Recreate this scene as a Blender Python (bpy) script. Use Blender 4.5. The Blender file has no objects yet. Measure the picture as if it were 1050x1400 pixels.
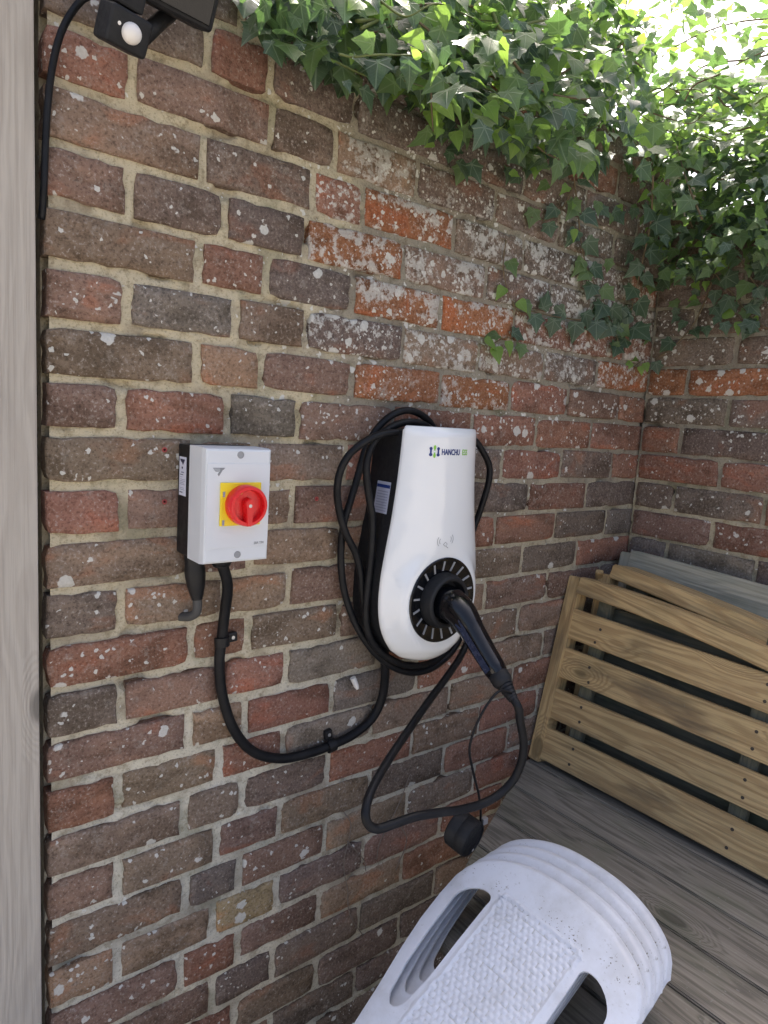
import bpy, bmesh, math, random
import numpy as np
from mathutils import Vector, Matrix, noise as mnoise

random.seed(7)
S = bpy.context.scene
C = S.collection
R = math.radians

# ---------------------------------------------------------------- camera
# world frame: main brick wall = plane y=0, its inside corner = (0,0), side wall = plane x=0, z up
CAM = np.array([-1.6748, -1.0113, -0.4751]); YAW, PIT, ROL, FPX = 0.674647, -0.139827, 0.064402, 920.8
_f = np.array([math.sin(YAW)*math.cos(PIT), math.cos(YAW)*math.cos(PIT), math.sin(PIT)])
_r = np.array([math.cos(YAW), -math.sin(YAW), 0.0]); _u = np.cross(_r, _f)
_R = math.cos(ROL)*_r + math.sin(ROL)*_u
_U = -math.sin(ROL)*_r + math.cos(ROL)*_u
cam = bpy.data.cameras.new('camera'); camo = bpy.data.objects.new('camera', cam); C.objects.link(camo)
cam.sensor_fit = 'HORIZONTAL'; cam.sensor_width = 36.0; cam.lens = 36.0*FPX/1050.0
cam.clip_start = 0.02; cam.clip_end = 600
camo.matrix_world = Matrix(((_R[0], _U[0], -_f[0], CAM[0]), (_R[1], _U[1], -_f[1], CAM[1]), (_R[2], _U[2], -_f[2], CAM[2]), (0, 0, 0, 1)))
S.camera = camo

# ---------------------------------------------------------------- sky, sun, exposure
SUN_EL, SUN_AZ = R(58), R(42)          # azimuth measured from +y towards +x: behind the wall, to the right
w = bpy.data.worlds.new('World'); S.world = w; w.use_nodes = True
wn = w.node_tree; bg = wn.nodes['Background']
sky = wn.nodes.new('ShaderNodeTexSky'); sky.sky_type = 'NISHITA'; sky.sun_disc = False
sky.sun_elevation = SUN_EL; sky.sun_rotation = SUN_AZ; sky.air_density = 0.6; sky.dust_density = 7.0; sky.ozone_density = 0.2
wn.links.new(sky.outputs[0], bg.inputs[0]); bg.inputs[1].default_value = 0.15
sl = bpy.data.lights.new('sun', 'SUN'); sl.energy = 4.0; sl.angle = R(0.6); sl.color = (1, .95, .86)
so = bpy.data.objects.new('sun', sl); C.objects.link(so)
sd = Vector((math.sin(SUN_AZ)*math.cos(SUN_EL), math.cos(SUN_AZ)*math.cos(SUN_EL), math.sin(SUN_EL)))
so.rotation_euler = sd.to_track_quat('Z', 'Y').to_euler(); so.location = (3, 3, 6)
S.view_settings.view_transform = 'Standard'; S.view_settings.look = 'None'
S.view_settings.exposure = 1.72; S.view_settings.gamma = 1.0
S.render.engine = 'CYCLES'
S.cycles.use_adaptive_sampling = True; S.cycles.adaptive_threshold = .02
S.cycles.max_bounces = 6; S.cycles.diffuse_bounces = 3; S.cycles.glossy_bounces = 3; S.cycles.transmission_bounces = 3

GZ = -2.05      # ground level
TZ = -1.311     # table-top level

# ---------------------------------------------------------------- helpers: pixels of the 1050x1400 photo to points
def ray(px, py): return _f + _R*(px-525)/FPX - _U*(py-700)/FPX
def aty(px, py, y): d = ray(px, py); return Vector(CAM + d*(y-CAM[1])/d[1])
def atx(px, py, x): d = ray(px, py); return Vector(CAM + d*(x-CAM[0])/d[0])
def atz(px, py, z): d = ray(px, py); return Vector(CAM + d*(z-CAM[2])/d[2])
def atd(px, py, t): return Vector(CAM + ray(px, py)*t)

# ---------------------------------------------------------------- helpers: objects
def tag(o, label=None, cat=None, group=None, kind=None):
    if label: o['label'] = label
    if cat: o['category'] = cat
    if group: o['group'] = group
    if kind: o['kind'] = kind
    return o
def empty(name, loc, label, cat, group=None):
    o = bpy.data.objects.new(name, None); C.objects.link(o); o.location = loc; o.empty_display_size = .05
    return tag(o, label, cat, group)
bpy.context.view_layer.update()
def par(o, p):
    if p is not None:
        o.parent = p
        o.matrix_parent_inverse = WM[p.name].inverted() if p.name in WM else Matrix.Translation(p.location).inverted()
WM = {}
def obj(name, me, mat=None, parent=None, mw=None):
    if mat is not None and not me.materials: me.materials.append(mat)
    o = bpy.data.objects.new(name, me); C.objects.link(o)
    par(o, parent)
    if mw is not None: o.matrix_basis = mw; WM[o.name] = mw
    else: WM[o.name] = Matrix.Identity(4)
    return o
def mesh(name, vs, fs, smooth=False):
    me = bpy.data.meshes.new(name); me.from_pydata([tuple(v) for v in vs], [], fs); me.update()
    if smooth: me.polygons.foreach_set('use_smooth', [True]*len(me.polygons))
    return me
def bm_mesh(name, bm, smooth=False):
    bmesh.ops.recalc_face_normals(bm, faces=bm.faces)
    me = bpy.data.meshes.new(name); bm.to_mesh(me); bm.free()
    if smooth: me.polygons.foreach_set('use_smooth', [True]*len(me.polygons))
    return me
def box_bm(x0, x1, y0, y1, z0, z1, bev=0, seg=2, bm=None):
    b = bm or bmesh.new()
    r = bmesh.ops.create_cube(b, size=1)
    bmesh.ops.scale(b, vec=(x1-x0, y1-y0, z1-z0), verts=r['verts'])
    bmesh.ops.translate(b, vec=((x0+x1)/2, (y0+y1)/2, (z0+z1)/2), verts=r['verts'])
    if bev:
        es = list({e for v in r['verts'] for e in v.link_edges})
        bmesh.ops.bevel(b, geom=es, offset=bev, segments=seg, affect='EDGES', profile=.6)
    return b
def box(name, x0, x1, y0, y1, z0, z1, mat, parent=None, bev=0, mw=None, seg=2):
    return obj(name, bm_mesh(name, box_bm(x0, x1, y0, y1, z0, z1, bev, seg)), mat, parent, mw)
def smooth_path(pts, n=8):
    P = [Vector(p) for p in pts]; P = [P[0]*2-P[1]] + P + [P[-1]*2-P[-2]]; out = []
    for i in range(1, len(P)-2):
        a, b, c, d = P[i-1:i+3]
        for k in range(n):
            t = k/n
            out.append(.5*((2*b)+(c-a)*t+(2*a-5*b+4*c-d)*t*t+(3*b-a-3*c+d)*t**3))
    out.append(P[-2]); return out
def tube_vf(path, rad, sides=12, cap=True, off=0):
    vs, fs = [], []; n = len(path); up = Vector((.31, .22, .93))
    T0 = (path[1]-path[0]).normalized(); N = up-T0*up.dot(T0); N.normalize()
    for i, p in enumerate(path):
        T = (path[min(i+1, n-1)]-path[max(i-1, 0)]).normalized()
        N = (N-T*N.dot(T)).normalized(); B = T.cross(N)
        r = rad(i/(n-1)) if callable(rad) else rad
        for s in range(sides):
            a = 2*math.pi*s/sides; vs.append(p+(N*math.cos(a)+B*math.sin(a))*r)
    for i in range(n-1):
        for s in range(sides):
            a = i*sides+s; b = i*sides+(s+1) % sides
            fs.append((off+a, off+b, off+b+sides, off+a+sides))
    if cap:
        fs.append(tuple(off+s for s in reversed(range(sides)))); fs.append(tuple(off+(n-1)*sides+s for s in range(sides)))
    return vs, fs
def tube(name, pts, rad, mat, parent=None, sides=12, n=8, raw=False):
    path = [Vector(p) for p in pts] if raw else smooth_path(pts, n)
    vs, fs = tube_vf(path, rad, sides)
    return obj(name, mesh(name, vs, fs, True), mat, parent)
def lathe(name, prof, origin, axis, mat, parent=None, seg=40, smooth=True):
    """prof: list of (radius, distance along axis)"""
    ax = Vector(axis).normalized(); a = ax.orthogonal().normalized(); b = ax.cross(a); o = Vector(origin)
    vs, fs = [], []
    for r, h in prof:
        for k in range(seg):
            t = 2*math.pi*k/seg; vs.append(o+ax*h+(a*math.cos(t)+b*math.sin(t))*r)
    for i in range(len(prof)-1):
        for k in range(seg):
            fs.append((i*seg+k, i*seg+(k+1) % seg, (i+1)*seg+(k+1) % seg, (i+1)*seg+k))
    if prof[0][0] > 1e-5: fs.append(tuple(range(seg))[::-1])
    if prof[-1][0] > 1e-5: fs.append(tuple((len(prof)-1)*seg+k for k in range(seg)))
    me = mesh(name, vs, fs, False)
    bm = bmesh.new(); bm.from_mesh(me); bmesh.ops.remove_doubles(bm, verts=bm.verts, dist=1e-6); bmesh.ops.recalc_face_normals(bm, faces=bm.faces)
    for f in bm.faces: f.smooth = smooth and len(f.verts) <= 4
    for e in bm.edges:
        if len(e.link_faces) == 2 and e.calc_face_angle(0) > .6: e.smooth = False
    bm.to_mesh(me); bm.free()
    return obj(name, me, mat, parent)

# ---------------------------------------------------------------- materials
class NT:
    def __init__(s, name):
        s.m = bpy.data.materials.new(name); s.m.use_nodes = True; s.t = s.m.node_tree
        s.b = s.t.nodes['Principled BSDF']; s.out = s.t.nodes['Material Output']
    def n(s, typ, ins=None, **props):
        nd = s.t.nodes.new('ShaderNode'+typ)
        for k, v in props.items(): setattr(nd, k, v)
        for k, v in (ins or {}).items(): s.set(nd.inputs[k], v)
        return nd
    def set(s, inp, v):
        if hasattr(v, 'links') or isinstance(v, bpy.types.NodeSocket): s.t.links.new(v, inp)
        elif isinstance(v, (tuple, list)) and inp.type == 'RGBA' and len(v) == 3: inp.default_value = (*v, 1)
        else: inp.default_value = v
    def math(s, op, a, b=0.0, c=None, clamp=False):
        nd = s.n('Math', operation=op, use_clamp=clamp); s.set(nd.inputs[0], a); s.set(nd.inputs[1], b)
        if c is not None: s.set(nd.inputs[2], c)
        return nd.outputs[0]
    def step(s, v, lo, hi, a=0.0, b=1.0):
        nd = s.n('MapRange', interpolation_type='SMOOTHSTEP'); s.set(nd.inputs[0], v); s.set(nd.inputs[1], lo); s.set(nd.inputs[2], hi)
        s.set(nd.inputs[3], a); s.set(nd.inputs[4], b); return nd.outputs[0]
    def noise(s, vec, scale, detail=3, rough=.55, dist=0):
        nd = s.n('TexNoise', {'Scale': scale, 'Detail': detail, 'Roughness': rough, 'Distortion': dist})
        if vec is not None: s.set(nd.inputs['Vector'], vec)
        return nd.outputs[0]
    def mix(s, f, a, b, mode='MIX'):
        nd = s.n('Mix', data_type='RGBA', blend_type=mode); s.set(nd.inputs[0], f); s.set(nd.inputs[6], a); s.set(nd.inputs[7], b); return nd.outputs[2]
    def vmath(s, op, a, b=(0, 0, 0)):
        nd = s.n('VectorMath', operation=op); s.set(nd.inputs[0], a); s.set(nd.inputs[1], b); return nd.outputs[0]
    def comb(s, x, y, z):
        nd = s.n('CombineXYZ'); s.set(nd.inputs[0], x); s.set(nd.inputs[1], y); s.set(nd.inputs[2], z); return nd.outputs[0]
    def bump(s, h, dist=.002, strength=1.0):
        nd = s.n('Bump', {'Strength': strength, 'Distance': dist, 'Height': h}); s.t.links.new(nd.outputs[0], s.b.inputs['Normal'])
    def fin(s, col, rough=.5, spec=None, **kw):
        s.set(s.b.inputs['Base Color'], col); s.set(s.b.inputs['Roughness'], rough)
        if spec is not None: s.b.inputs['Specular IOR Level'].default_value = spec
        for k, v in kw.items(): s.set(s.b.inputs[k.replace('_', ' ')], v)
        return s.m
def plain(name, col, rough=.5, spec=None, grime=.12, scale=40, bump=0, **kw):
    t = NT(name); g = t.n('NewGeometry').outputs['Position']
    n1 = t.noise(g, scale, 4, .6)
    c = t.mix(t.step(n1, .35, .75, 0, grime), col, tuple(x*.55+.03 for x in col))
    r = t.step(t.noise(g, scale*2.3, 3), .3, .7, max(0, rough-.07), min(1, rough+.08))
    if bump: t.bump(t.noise(g, 420, 2), bump, .5)
    return t.fin(c, r, spec, **kw)

def lichen(t, pos, dens, big, small):
    """white crustose spots: returns mask; dens = 0..1 density socket"""
    wn_ = t.n('TexNoise', {'Vector': pos, 'Scale': 150.0, 'Detail': 1.0})
    off = t.n('VectorMath', operation='MULTIPLY_ADD'); t.set(off.inputs[0], wn_.outputs['Color']); t.set(off.inputs[1], (.009, .009, .009)); t.set(off.inputs[2], pos)
    masks = []
    for sc, rad, k in ((big, .46, .50), (small, .46, .75)):
        v = t.n('TexVoronoi', {'Vector': off.outputs[0], 'Scale': sc, 'Randomness': 1.0}, feature='F1', distance='EUCLIDEAN')
        sep = t.n('SeparateColor', {'Color': v.outputs['Color']})
        present = t.math('LESS_THAN', sep.outputs[0], t.math('MULTIPLY', dens, k))
        rr = t.math('MULTIPLY', t.math('MULTIPLY_ADD', sep.outputs[1], .75, .25), rad)
        m = t.step(t.math('SUBTRACT', rr, v.outputs['Distance']), -.02, .05)
        masks.append(t.math('MULTIPLY', m, present))
    return t.math('MAXIMUM', masks[0], masks[1])

def mk_brick():
    t = NT('brick'); g = t.n('NewGeometry').outputs['Position']; oi = t.n('ObjectInfo')
    rnd = oi.outputs['Random']; col = oi.outputs['Color']; alpha = oi.outputs['Alpha']
    p = t.vmath('ADD', g, t.comb(t.math('MULTIPLY', rnd, 13.0), t.math('MULTIPLY', rnd, 7.0), t.math('MULTIPLY', rnd, 29.0)))
    nn = t.n('TexNoise', {'Vector': t.vmath('MULTIPLY', p, (1, 1, 1.8)), 'Scale': 9.0, 'Detail': 3.0, 'Roughness': .55, 'Distortion': .5})
    n1 = nn.outputs[0]; nc = t.n('SeparateColor', {'Color': nn.outputs['Color']})
    n4 = t.noise(p, 55, 4, .75); n3 = t.noise(p, 210, 2, .7)
    red = t.mix(.55, col, t.mix(1.0, col, (1.5, .95, .72), 'MULTIPLY'))
    dark = t.mix(1.0, col, (.66, .65, .62), 'MULTIPLY')
    c = t.mix(t.step(n1, .50, .66), col, dark)
    c = t.mix(t.step(n1, .32, .44, .9, 0), c, red)
    c = t.mix(t.step(nc.outputs[2], .52, .68, 0, .4), c, t.mix(1.0, c, (1.5, 1.42, 1.30), 'MULTIPLY'))
    c = t.mix(t.step(n4, .54, .70, 0, .38), c, (.36, .32, .275))          # pale dusty bloom
    c = t.mix(t.step(n4, .46, .30, 0, .45), c, t.mix(1.0, c, (.50, .48, .46), 'MULTIPLY'))
    c = t.mix(t.step(n3, .50, .30, 0, .65), c, t.mix(1.0, c, (.35, .34, .33), 'MULTIPLY'))
    c = t.mix(t.step(n3, .56, .72, 0, .55), c, (.44, .39, .34))
    dens = t.math('MULTIPLY', alpha, t.math('MULTIPLY_ADD', t.step(nc.outputs[1], .36, .62), .95, .14))
    lm = lichen(t, p, dens, 38.0, 115.0)
    bl = t.math('MULTIPLY', t.step(t.math('ADD', n4, t.math('MULTIPLY', nc.outputs[0], .6)), .80, .92), t.step(alpha, .72, 1.0, 0, .75))
    lm = t.math('MAXIMUM', lm, bl)
    lc = t.mix(n3, (.50, .49, .43), (.74, .73, .68))
    c = t.mix(t.math('MULTIPLY', lm, .86), c, lc)
    t.bump(t.math('ADD', t.math('MULTIPLY', n3, .7), n4), .0026, 1.0)
    return t.fin(c, .92, .25)
M_brick = mk_brick()

def mk_mortar():
    t = NT('mortar'); g = t.n('NewGeometry').outputs['Position']; sp = t.n('SeparateXYZ', {0: g})
    X, Z = sp.outputs[0], sp.outputs[2]
    nl = t.n('TexNoise', {'Vector': g, 'Scale': 9.0, 'Detail': 4.0, 'Roughness': .6}); na = nl.outputs[0]; nc = t.n('SeparateColor', {'Color': nl.outputs['Color']})
    sand = t.mix(na, (.62, .53, .33), (.52, .47, .36)); pale = t.mix(na, (.70, .65, .50), (.58, .55, .47)); grey = t.mix(na, (.21, .19, .15), (.38, .345, .27))
    wob = t.math('MULTIPLY_ADD', nc.outputs[1], .5, -.25)
    c = t.mix(t.step(t.math('ADD', Z, wob), -.75, -1.15), sand, pale)
    upper = t.step(t.math('ADD', Z, wob), -.75, -.45)
    c = t.mix(t.math('MULTIPLY', t.step(t.math('ADD', X, wob), -1.12, -.92), t.math('MULTIPLY_ADD', upper, .6, .35)), c, grey)
    n3 = t.noise(g, 260, 2, .7); n2 = t.noise(g, 50, 4, .7)
    c = t.mix(t.step(n3, .50, .30, 0, .55), c, t.mix(1.0, c, (.42, .40, .36), 'MULTIPLY'))
    c = t.mix(t.step(n2, .50, .68, 0, .7), c, t.mix(1.0, c, (.56, .52, .46), 'MULTIPLY'))
    c = t.mix(t.step(nc.outputs[1], .50, .66, 0, .5), c, (.24, .20, .15))
    c = t.mix(t.step(nc.outputs[2], .56, .68, 0, .35), c, (.11, .12, .055))     # a little moss
    zone = t.math('MULTIPLY', t.step(t.math('ABSOLUTE', t.math('ADD', t.math('ADD', X, .70), wob)), .60, .25), t.step(t.math('ABSOLUTE', t.math('ADD', t.math('ADD', Z, .25), wob)), .42, .18))
    lm = lichen(t, g, t.math('MULTIPLY', t.math('MULTIPLY_ADD', zone, .85, .06), t.step(nc.outputs[0], .40, .60)), 42.0, 115.0)
    c = t.mix(t.math('MULTIPLY', lm, .85), c, (.68, .68, .63))
    t.bump(t.math('ADD', t.math('MULTIPLY', n3, .7), n2), .003, 1.0)
    return t.fin(c, .95, .2)
M_mortar = mk_mortar()

def mk_wood(name, c1, c2, c3, rings=55, stain=(.05, .045, .04), stain_amt=.5, knots=.5, rough=.75, green=0, specks=0):
    """grain along local x; cut across y, thickness z"""
    t = NT(name); oc = t.n('TexCoord').outputs['Object']; oi = t.n('ObjectInfo')
    p = t.vmath('ADD', oc, t.comb(t.math('MULTIPLY', oi.outputs['Random'], 31.0), t.math('MULTIPLY', oi.outputs['Random'], 17.0), 0.0))
    st = t.vmath('MULTIPLY', p, (.9, 6, 6)); lo = t.noise(st, 2.2, 3, .5)
    kv = t.n('TexVoronoi', {'Vector': t.vmath('MULTIPLY', p, (4.2, 9.0, 0.0)), 'Scale': 1.0})
    ks = t.n('SeparateColor', {'Color': kv.outputs['Color']})
    km = t.math('MULTIPLY', t.step(kv.outputs['Distance'], .02, .42, 1, 0), t.math('LESS_THAN', ks.outputs[0], knots))
    sy = t.n('SeparateXYZ', {0: p})
    co = t.math('ADD', t.math('MULTIPLY', sy.outputs[1], rings), t.math('ADD', t.math('MULTIPLY', lo, 9.0), t.math('MULTIPLY', km, 7.0)))
    ring = t.math('MULTIPLY_ADD', t.math('SINE', t.math('MULTIPLY', co, 6.283)), .5, .5)
    fine = t.noise(t.vmath('MULTIPLY', p, (5, 210, 210)), 1.0, 4, .65)
    blot = t.noise(t.vmath('MULTIPLY', p, (3, 12, 12)), 1.0, 4, .6)
    c = t.mix(t.step(ring, .2, .95, 0, .8), c1, c2)
    c = t.mix(t.step(fine, .44, .68, 0, .62), c, c3)
    c = t.mix(t.math('MULTIPLY', t.math('FRACT', t.math('MULTIPLY', oi.outputs['Random'], 7.3)), .26), c, t.mix(1.0, c, (.62, .60, .58), 'MULTIPLY'))
    c = t.mix(t.step(blot, .52, .75, 0, stain_amt), c, stain)
    c = t.mix(t.step(km, .72, .90, 0, .8), c, tuple(x*.30 for x in c1))
    if green: c = t.mix(t.step(t.noise(p, 7, 4), .5, .7, 0, green), c, (.10, .13, .06))
    if specks: c = t.mix(t.step(t.noise(p, 160, 3), .66, .72, 0, specks), c, (.30, .31, .28))
    t.bump(t.math('ADD', t.math('MULTIPLY', fine, .9), t.math('MULTIPLY', ring, .35)), .0016, .8)
    return t.fin(c, rough, .3)
M_slat = mk_wood('treated_pine', (.64, .46, .225), (.45, .30, .14), (.30, .20, .10), 30, (.13, .10, .065), .75, .34, .72, .12, .25)
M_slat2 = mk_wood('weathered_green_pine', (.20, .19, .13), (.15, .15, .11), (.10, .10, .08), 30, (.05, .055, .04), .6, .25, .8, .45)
M_greyrail = mk_wood('grey_green_rail', (.52, .49, .38), (.40, .385, .30), (.25, .25, .20), 34, (.20, .20, .15), .5, .2, .85, .25)
M_deck = mk_wood('weathered_grey_board', (.225, .205, .168), (.130, .118, .096), (.34, .315, .265), 26, (.070, .064, .050), .8, .22, .85, .22, .5)
M_post = mk_wood('silver_grey_post', (.46, .42, .36), (.41, .37, .315), (.33, .295, .25), 60, (.32, .29, .25), .5, .22, .85)
M_black = plain('black_plastic', (.008, .0085, .010), .42, .3, .25, 25)
M_rubber = plain('black_cable_sheath', (.007, .0075, .009), .45, .22, .25, 30, .0004)
M_matt = plain('matt_black_housing', (.011, .012, .014), .58, .3, .2, 60, .0006)
M_gloss = plain('gloss_black_plastic', (.004, .0045, .006), .14, .45, .1, 20)
M_white = plain('gloss_white_cover', (.80, .82, .82), .12, .5, .03, 9, Coat_Weight=.6, Coat_Roughness=.05)
M_grey = plain('light_grey_enclosure', (.66, .69, .71), .45, .45, .04, 14)
M_greyl = plain('print_grey', (.26, .27, .28), .6, .4, 0)
M_dimple = plain('grey_screw', (.30, .31, .32), .4, .5, .1)
M_yellow = plain('yellow_plate', (.86, .66, .02), .4, .45, .05, 30)
M_red = plain('red_knob', (.72, .012, .015), .33, .5, .06, 20)
M_sticker = plain('paper_label', (.70, .72, .82), .5, .4, .05, 60)
M_ink = plain('label_ink', (.03, .03, .07), .6, .3, 0)
M_inkfaint = plain('label_small_print', (.28, .30, .40), .6, .3, 0)
M_blue = plain('print_blue', (.01, .035, .19), .4, .4, 0)
M_green = plain('print_green', (.25, .58, .06), .4, .4, 0)
M_lens = plain('opal_lens', (.78, .76, .72), .35, .5, .12, 50)
M_metal = plain('zinc_screw', (.55, .56, .57), .35, .5, .1, Metallic=.8)
M_braid = plain('grey_braided_cable', (.06, .06, .058), .6, .5, .5, 300, .0006)
M_slot = plain('smoke_grey_slot', (.30, .31, .32), .35, .5, .1, 30)
M_stem = plain('ivy_stem', (.16, .12, .07), .8, .2, .6, 60, .001)
M_stemg = plain('green_ivy_stem', (.14, .17, .06), .7, .2, .4, 60, .001)
M_rust = plain('dull_screw', (.085, .070, .055), .8, .1, .3, 90)
M_mark = plain('red_marker', (.42, .09, .08), .9, .1, .4, 200)
M_root = plain('dry_root', (.20, .17, .14), .9, .2, .4, 100)

def mk_plastic():
    t = NT('white_chair_plastic'); oc = t.n('TexCoord').outputs['Object']; g = t.n('NewGeometry').outputs['Position']
    s = t.n('SeparateXYZ', {0: oc})
    n = t.noise(oc, 230, 3, .6); m = t.noise(oc, 28, 4, .6)
    near = t.step(t.math('ABSOLUTE', t.math('ADD', s.outputs[1], .006)), .030, .0)
    sp = t.math('MULTIPLY', t.step(n, .60, .67), t.math('MULTIPLY', t.step(m, .44, .60), t.math('MULTIPLY_ADD', near, .9, .16)))
    c = t.mix(t.step(t.noise(oc, 12, 5, .65), .42, .70, 0, .6), (.60, .635, .70), (.44, .455, .475))  # blue in the base is sky reflection painted into white plastic; blotches are dirt
    c = t.mix(sp, c, (.12, .115, .09))
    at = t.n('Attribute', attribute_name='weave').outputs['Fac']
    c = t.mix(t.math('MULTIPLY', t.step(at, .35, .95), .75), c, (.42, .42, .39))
    return t.fin(c, t.step(m, .3, .7, .32, .5), .45)
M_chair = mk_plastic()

def mk_leaf(name, c1, c2, vein, rough, trans, tcol, vs_):
    t = NT(name); uv = t.n('UVMap', uv_map='leaf').outputs[0]; s = t.n('SeparateXYZ', {0: uv}); oi = t.n('ObjectInfo')
    x = s.outputs[0]; y = s.outputs[1]; g = t.n('NewGeometry').outputs['Position']
    ang = t.math('ARCTAN2', x, y); r = t.math('SQRT', t.math('ADD', t.math('MULTIPLY', x, x), t.math('MULTIPLY', y, y)))
    sec = R(52); da = t.math('SUBTRACT', t.math('MODULO', t.math('ADD', ang, sec*4.5), sec), sec/2)
    dist = t.math('ABSOLUTE', t.math('MULTIPLY', r, t.math('SINE', da)))
    v = t.step(dist, .010, .034, 1, 0)
    a2 = t.math('ABSOLUTE', t.math('SUBTRACT', t.math('MODULO', t.math('ADD', t.math('ADD', r, t.math('MULTIPLY', t.math('ABSOLUTE', da), -.55)), 5.0), .15), .075))
    v2 = t.math('MULTIPLY', t.step(a2, .004, .014, .35, 0), vs_)
    c = t.mix(t.step(t.noise(g, 16, 3), .35, .65), c1, c2)
    c = t.mix(t.step(t.noise(g, 90, 3), .4, .7, 0, .3), c, tuple(k*.6 for k in c1))
    c = t.mix(t.math('MAXIMUM', t.math('MULTIPLY', v, vs_), v2), c, vein)
    t.bump(t.math('ADD', v, t.math('MULTIPLY', t.noise(g, 80, 2), .6)), .0012, .6)
    m = t.fin(c, rough, .45)
    tr = t.n('BsdfTranslucent', {'Color': tcol}); mx = t.n('MixShader', {0: trans})
    t.t.links.new(t.b.outputs[0], mx.inputs[1]); t.t.links.new(tr.outputs[0], mx.inputs[2]); t.t.links.new(mx.outputs[0], t.out.inputs[0])
    return m
M_leaf = [mk_leaf('ivy_leaf_dark', (.048, .082, .055), (.070, .112, .068), (.20, .26, .18), .42, .28, (.18, .34, .08), .75),
          mk_leaf('ivy_leaf_mid', (.085, .145, .060), (.115, .185, .070), (.24, .31, .17), .45, .36, (.30, .50, .10), .6),
          mk_leaf('ivy_leaf_young', (.15, .27, .055), (.19, .33, .07), (.28, .42, .14), .45, .42, (.42, .65, .10), .45)]

# ---------------------------------------------------------------- ground
def mk_ground():
    t = NT('paving'); g = t.n('NewGeometry').outputs['Position']
    n = t.noise(g, 3, 5, .6); n2 = t.noise(g, 70, 4, .6)
    c = t.mix(n, (.20, .19, .17), (.28, .26, .23)); c = t.mix(t.step(n2, .4, .7, 0, .4), c, (.10, .095, .085))
    t.bump(n2, .004, .6); return t.fin(c, .9, .2)
gr = obj('ground', mesh('ground', [(-150, -150, GZ), (150, -150, GZ), (150, 150, GZ), (-150, 150, GZ)], [(0, 1, 2, 3)]), mk_ground()); tag(gr, kind='structure')

# ---------------------------------------------------------------- bricks
GA = .075
def brick_mesh(L, H, seed, D=.030):
    rg = random.Random(seed); nx, nz = (10, 4) if L > .16 else (6, 4)
    ins = .0024; vs, fs = [], []
    sk = [rg.uniform(-.0012, .0012) for _ in range(4)]
    def edge(i, j):
        x = -L/2+ins+(L-2*ins)*i/nx; z = -H/2+ins+(H-2*ins)*j/nz
        x += rg.uniform(-.0003, .0003); z += rg.uniform(-.0003, .0003)
        z += sk[0]*(2*i/nx-1); x += sk[1]*(2*j/nz-1)
        if (i in (0, nx)) and (j in (0, nz)):
            c = rg.choice((.0006, .001, .0015, .002, .004)); x -= math.copysign(c, x); z -= math.copysign(c, z)
        elif j in (0, nz): z -= math.copysign(rg.choice((0, 0, 0, 0, .0003, .0003, .0006, .0010, .0032)), z)
        elif i in (0, nx): x -= math.copysign(rg.choice((0, 0, .0004, .0008, .0028)), x)
        return x, z
    for j in range(nz+1):
        for i in range(nx+1):
            x, z = edge(i, j); per = i in (0, nx) or j in (0, nz)
            vs.append((x, rg.uniform(-.0007, .0007)+(.0004 if per else 0), z))
    for j in range(nz):
        for i in range(nx):
            a = j*(nx+1)+i; fs.append((a, a+1, a+nx+2, a+nx+1))
    ring = [(i, 0) for i in range(nx)]+[(nx, j) for j in range(nz)]+[(i, nz) for i in range(nx, 0, -1)]+[(0, j) for j in range(nz, 0, -1)]
    idx = [j*(nx+1)+i for i, j in ring]; n = len(idx)
    r1 = len(vs)
    for k in idx:
        x, y, z = vs[k]; o = ins*.8
        X = x+(o if x > 0 else -o)*(1 if abs(abs(x)-L/2) < .012 else 0); Z = z+(o if z > 0 else -o)*(1 if abs(abs(z)-H/2) < .012 else 0)
        vs.append((X, .0030+rg.uniform(-.0008, .0012), Z))
    r2 = len(vs)
    for k in range(n): x, y, z = vs[r1+k]; vs.append((x, D, z))
    for k in range(n):
        q = (k+1) % n
        fs.append((idx[q], idx[k], r1+k, r1+q)); fs.append((r1+q, r1+k, r2+k, r2+q))
    me = mesh('brick', vs, fs, False); me.materials.append(M_brick)
    me.polygons.foreach_set('use_smooth', [i < nx*nz for i in range(len(me.polygons))])
    return me
STR = [brick_mesh(.205, .063, 100+i) for i in range(16)]
HED = [brick_mesh(.102, .063, 200+i) for i in range(12)]
MID = [brick_mesh(.160, .063, 300+i) for i in range(8)]
COL = {'b': (.238, .170, .122), 'd': (.172, .130, .104), 'g': (.198, .164, .134), 'p': (.226, .144, .108), 'r': (.258, .134, .092),
       'o': (.30, .133, .066), 'y': (.38, .285, .165), 't': (.30, .200, .130)}
def place_brick(parent, mw, L, H, code, lich, rg):
    pool = STR if L > .18 else (MID if L > .132 else HED); base = .205 if L > .18 else (.160 if L > .132 else .102)
    me = rg.choice(pool); o = bpy.data.objects.new('brick', me); C.objects.link(o); o.parent = parent
    fl = Matrix.Rotation(math.pi, 4, 'Y') if rg.random() < .5 else Matrix.Identity(4)
    o.matrix_basis = mw @ Matrix.Rotation(rg.uniform(-.006, .006), 4, 'Y') @ Matrix.Diagonal((L/base, 1, H/.063, 1)) @ fl
    k = rg.uniform(.88, 1.14); cc = COL[code]
    o.color = (cc[0]*k*rg.uniform(.95, 1.05), cc[1]*k, cc[2]*k*rg.uniform(.94, 1.06), lich)
    return o

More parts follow.
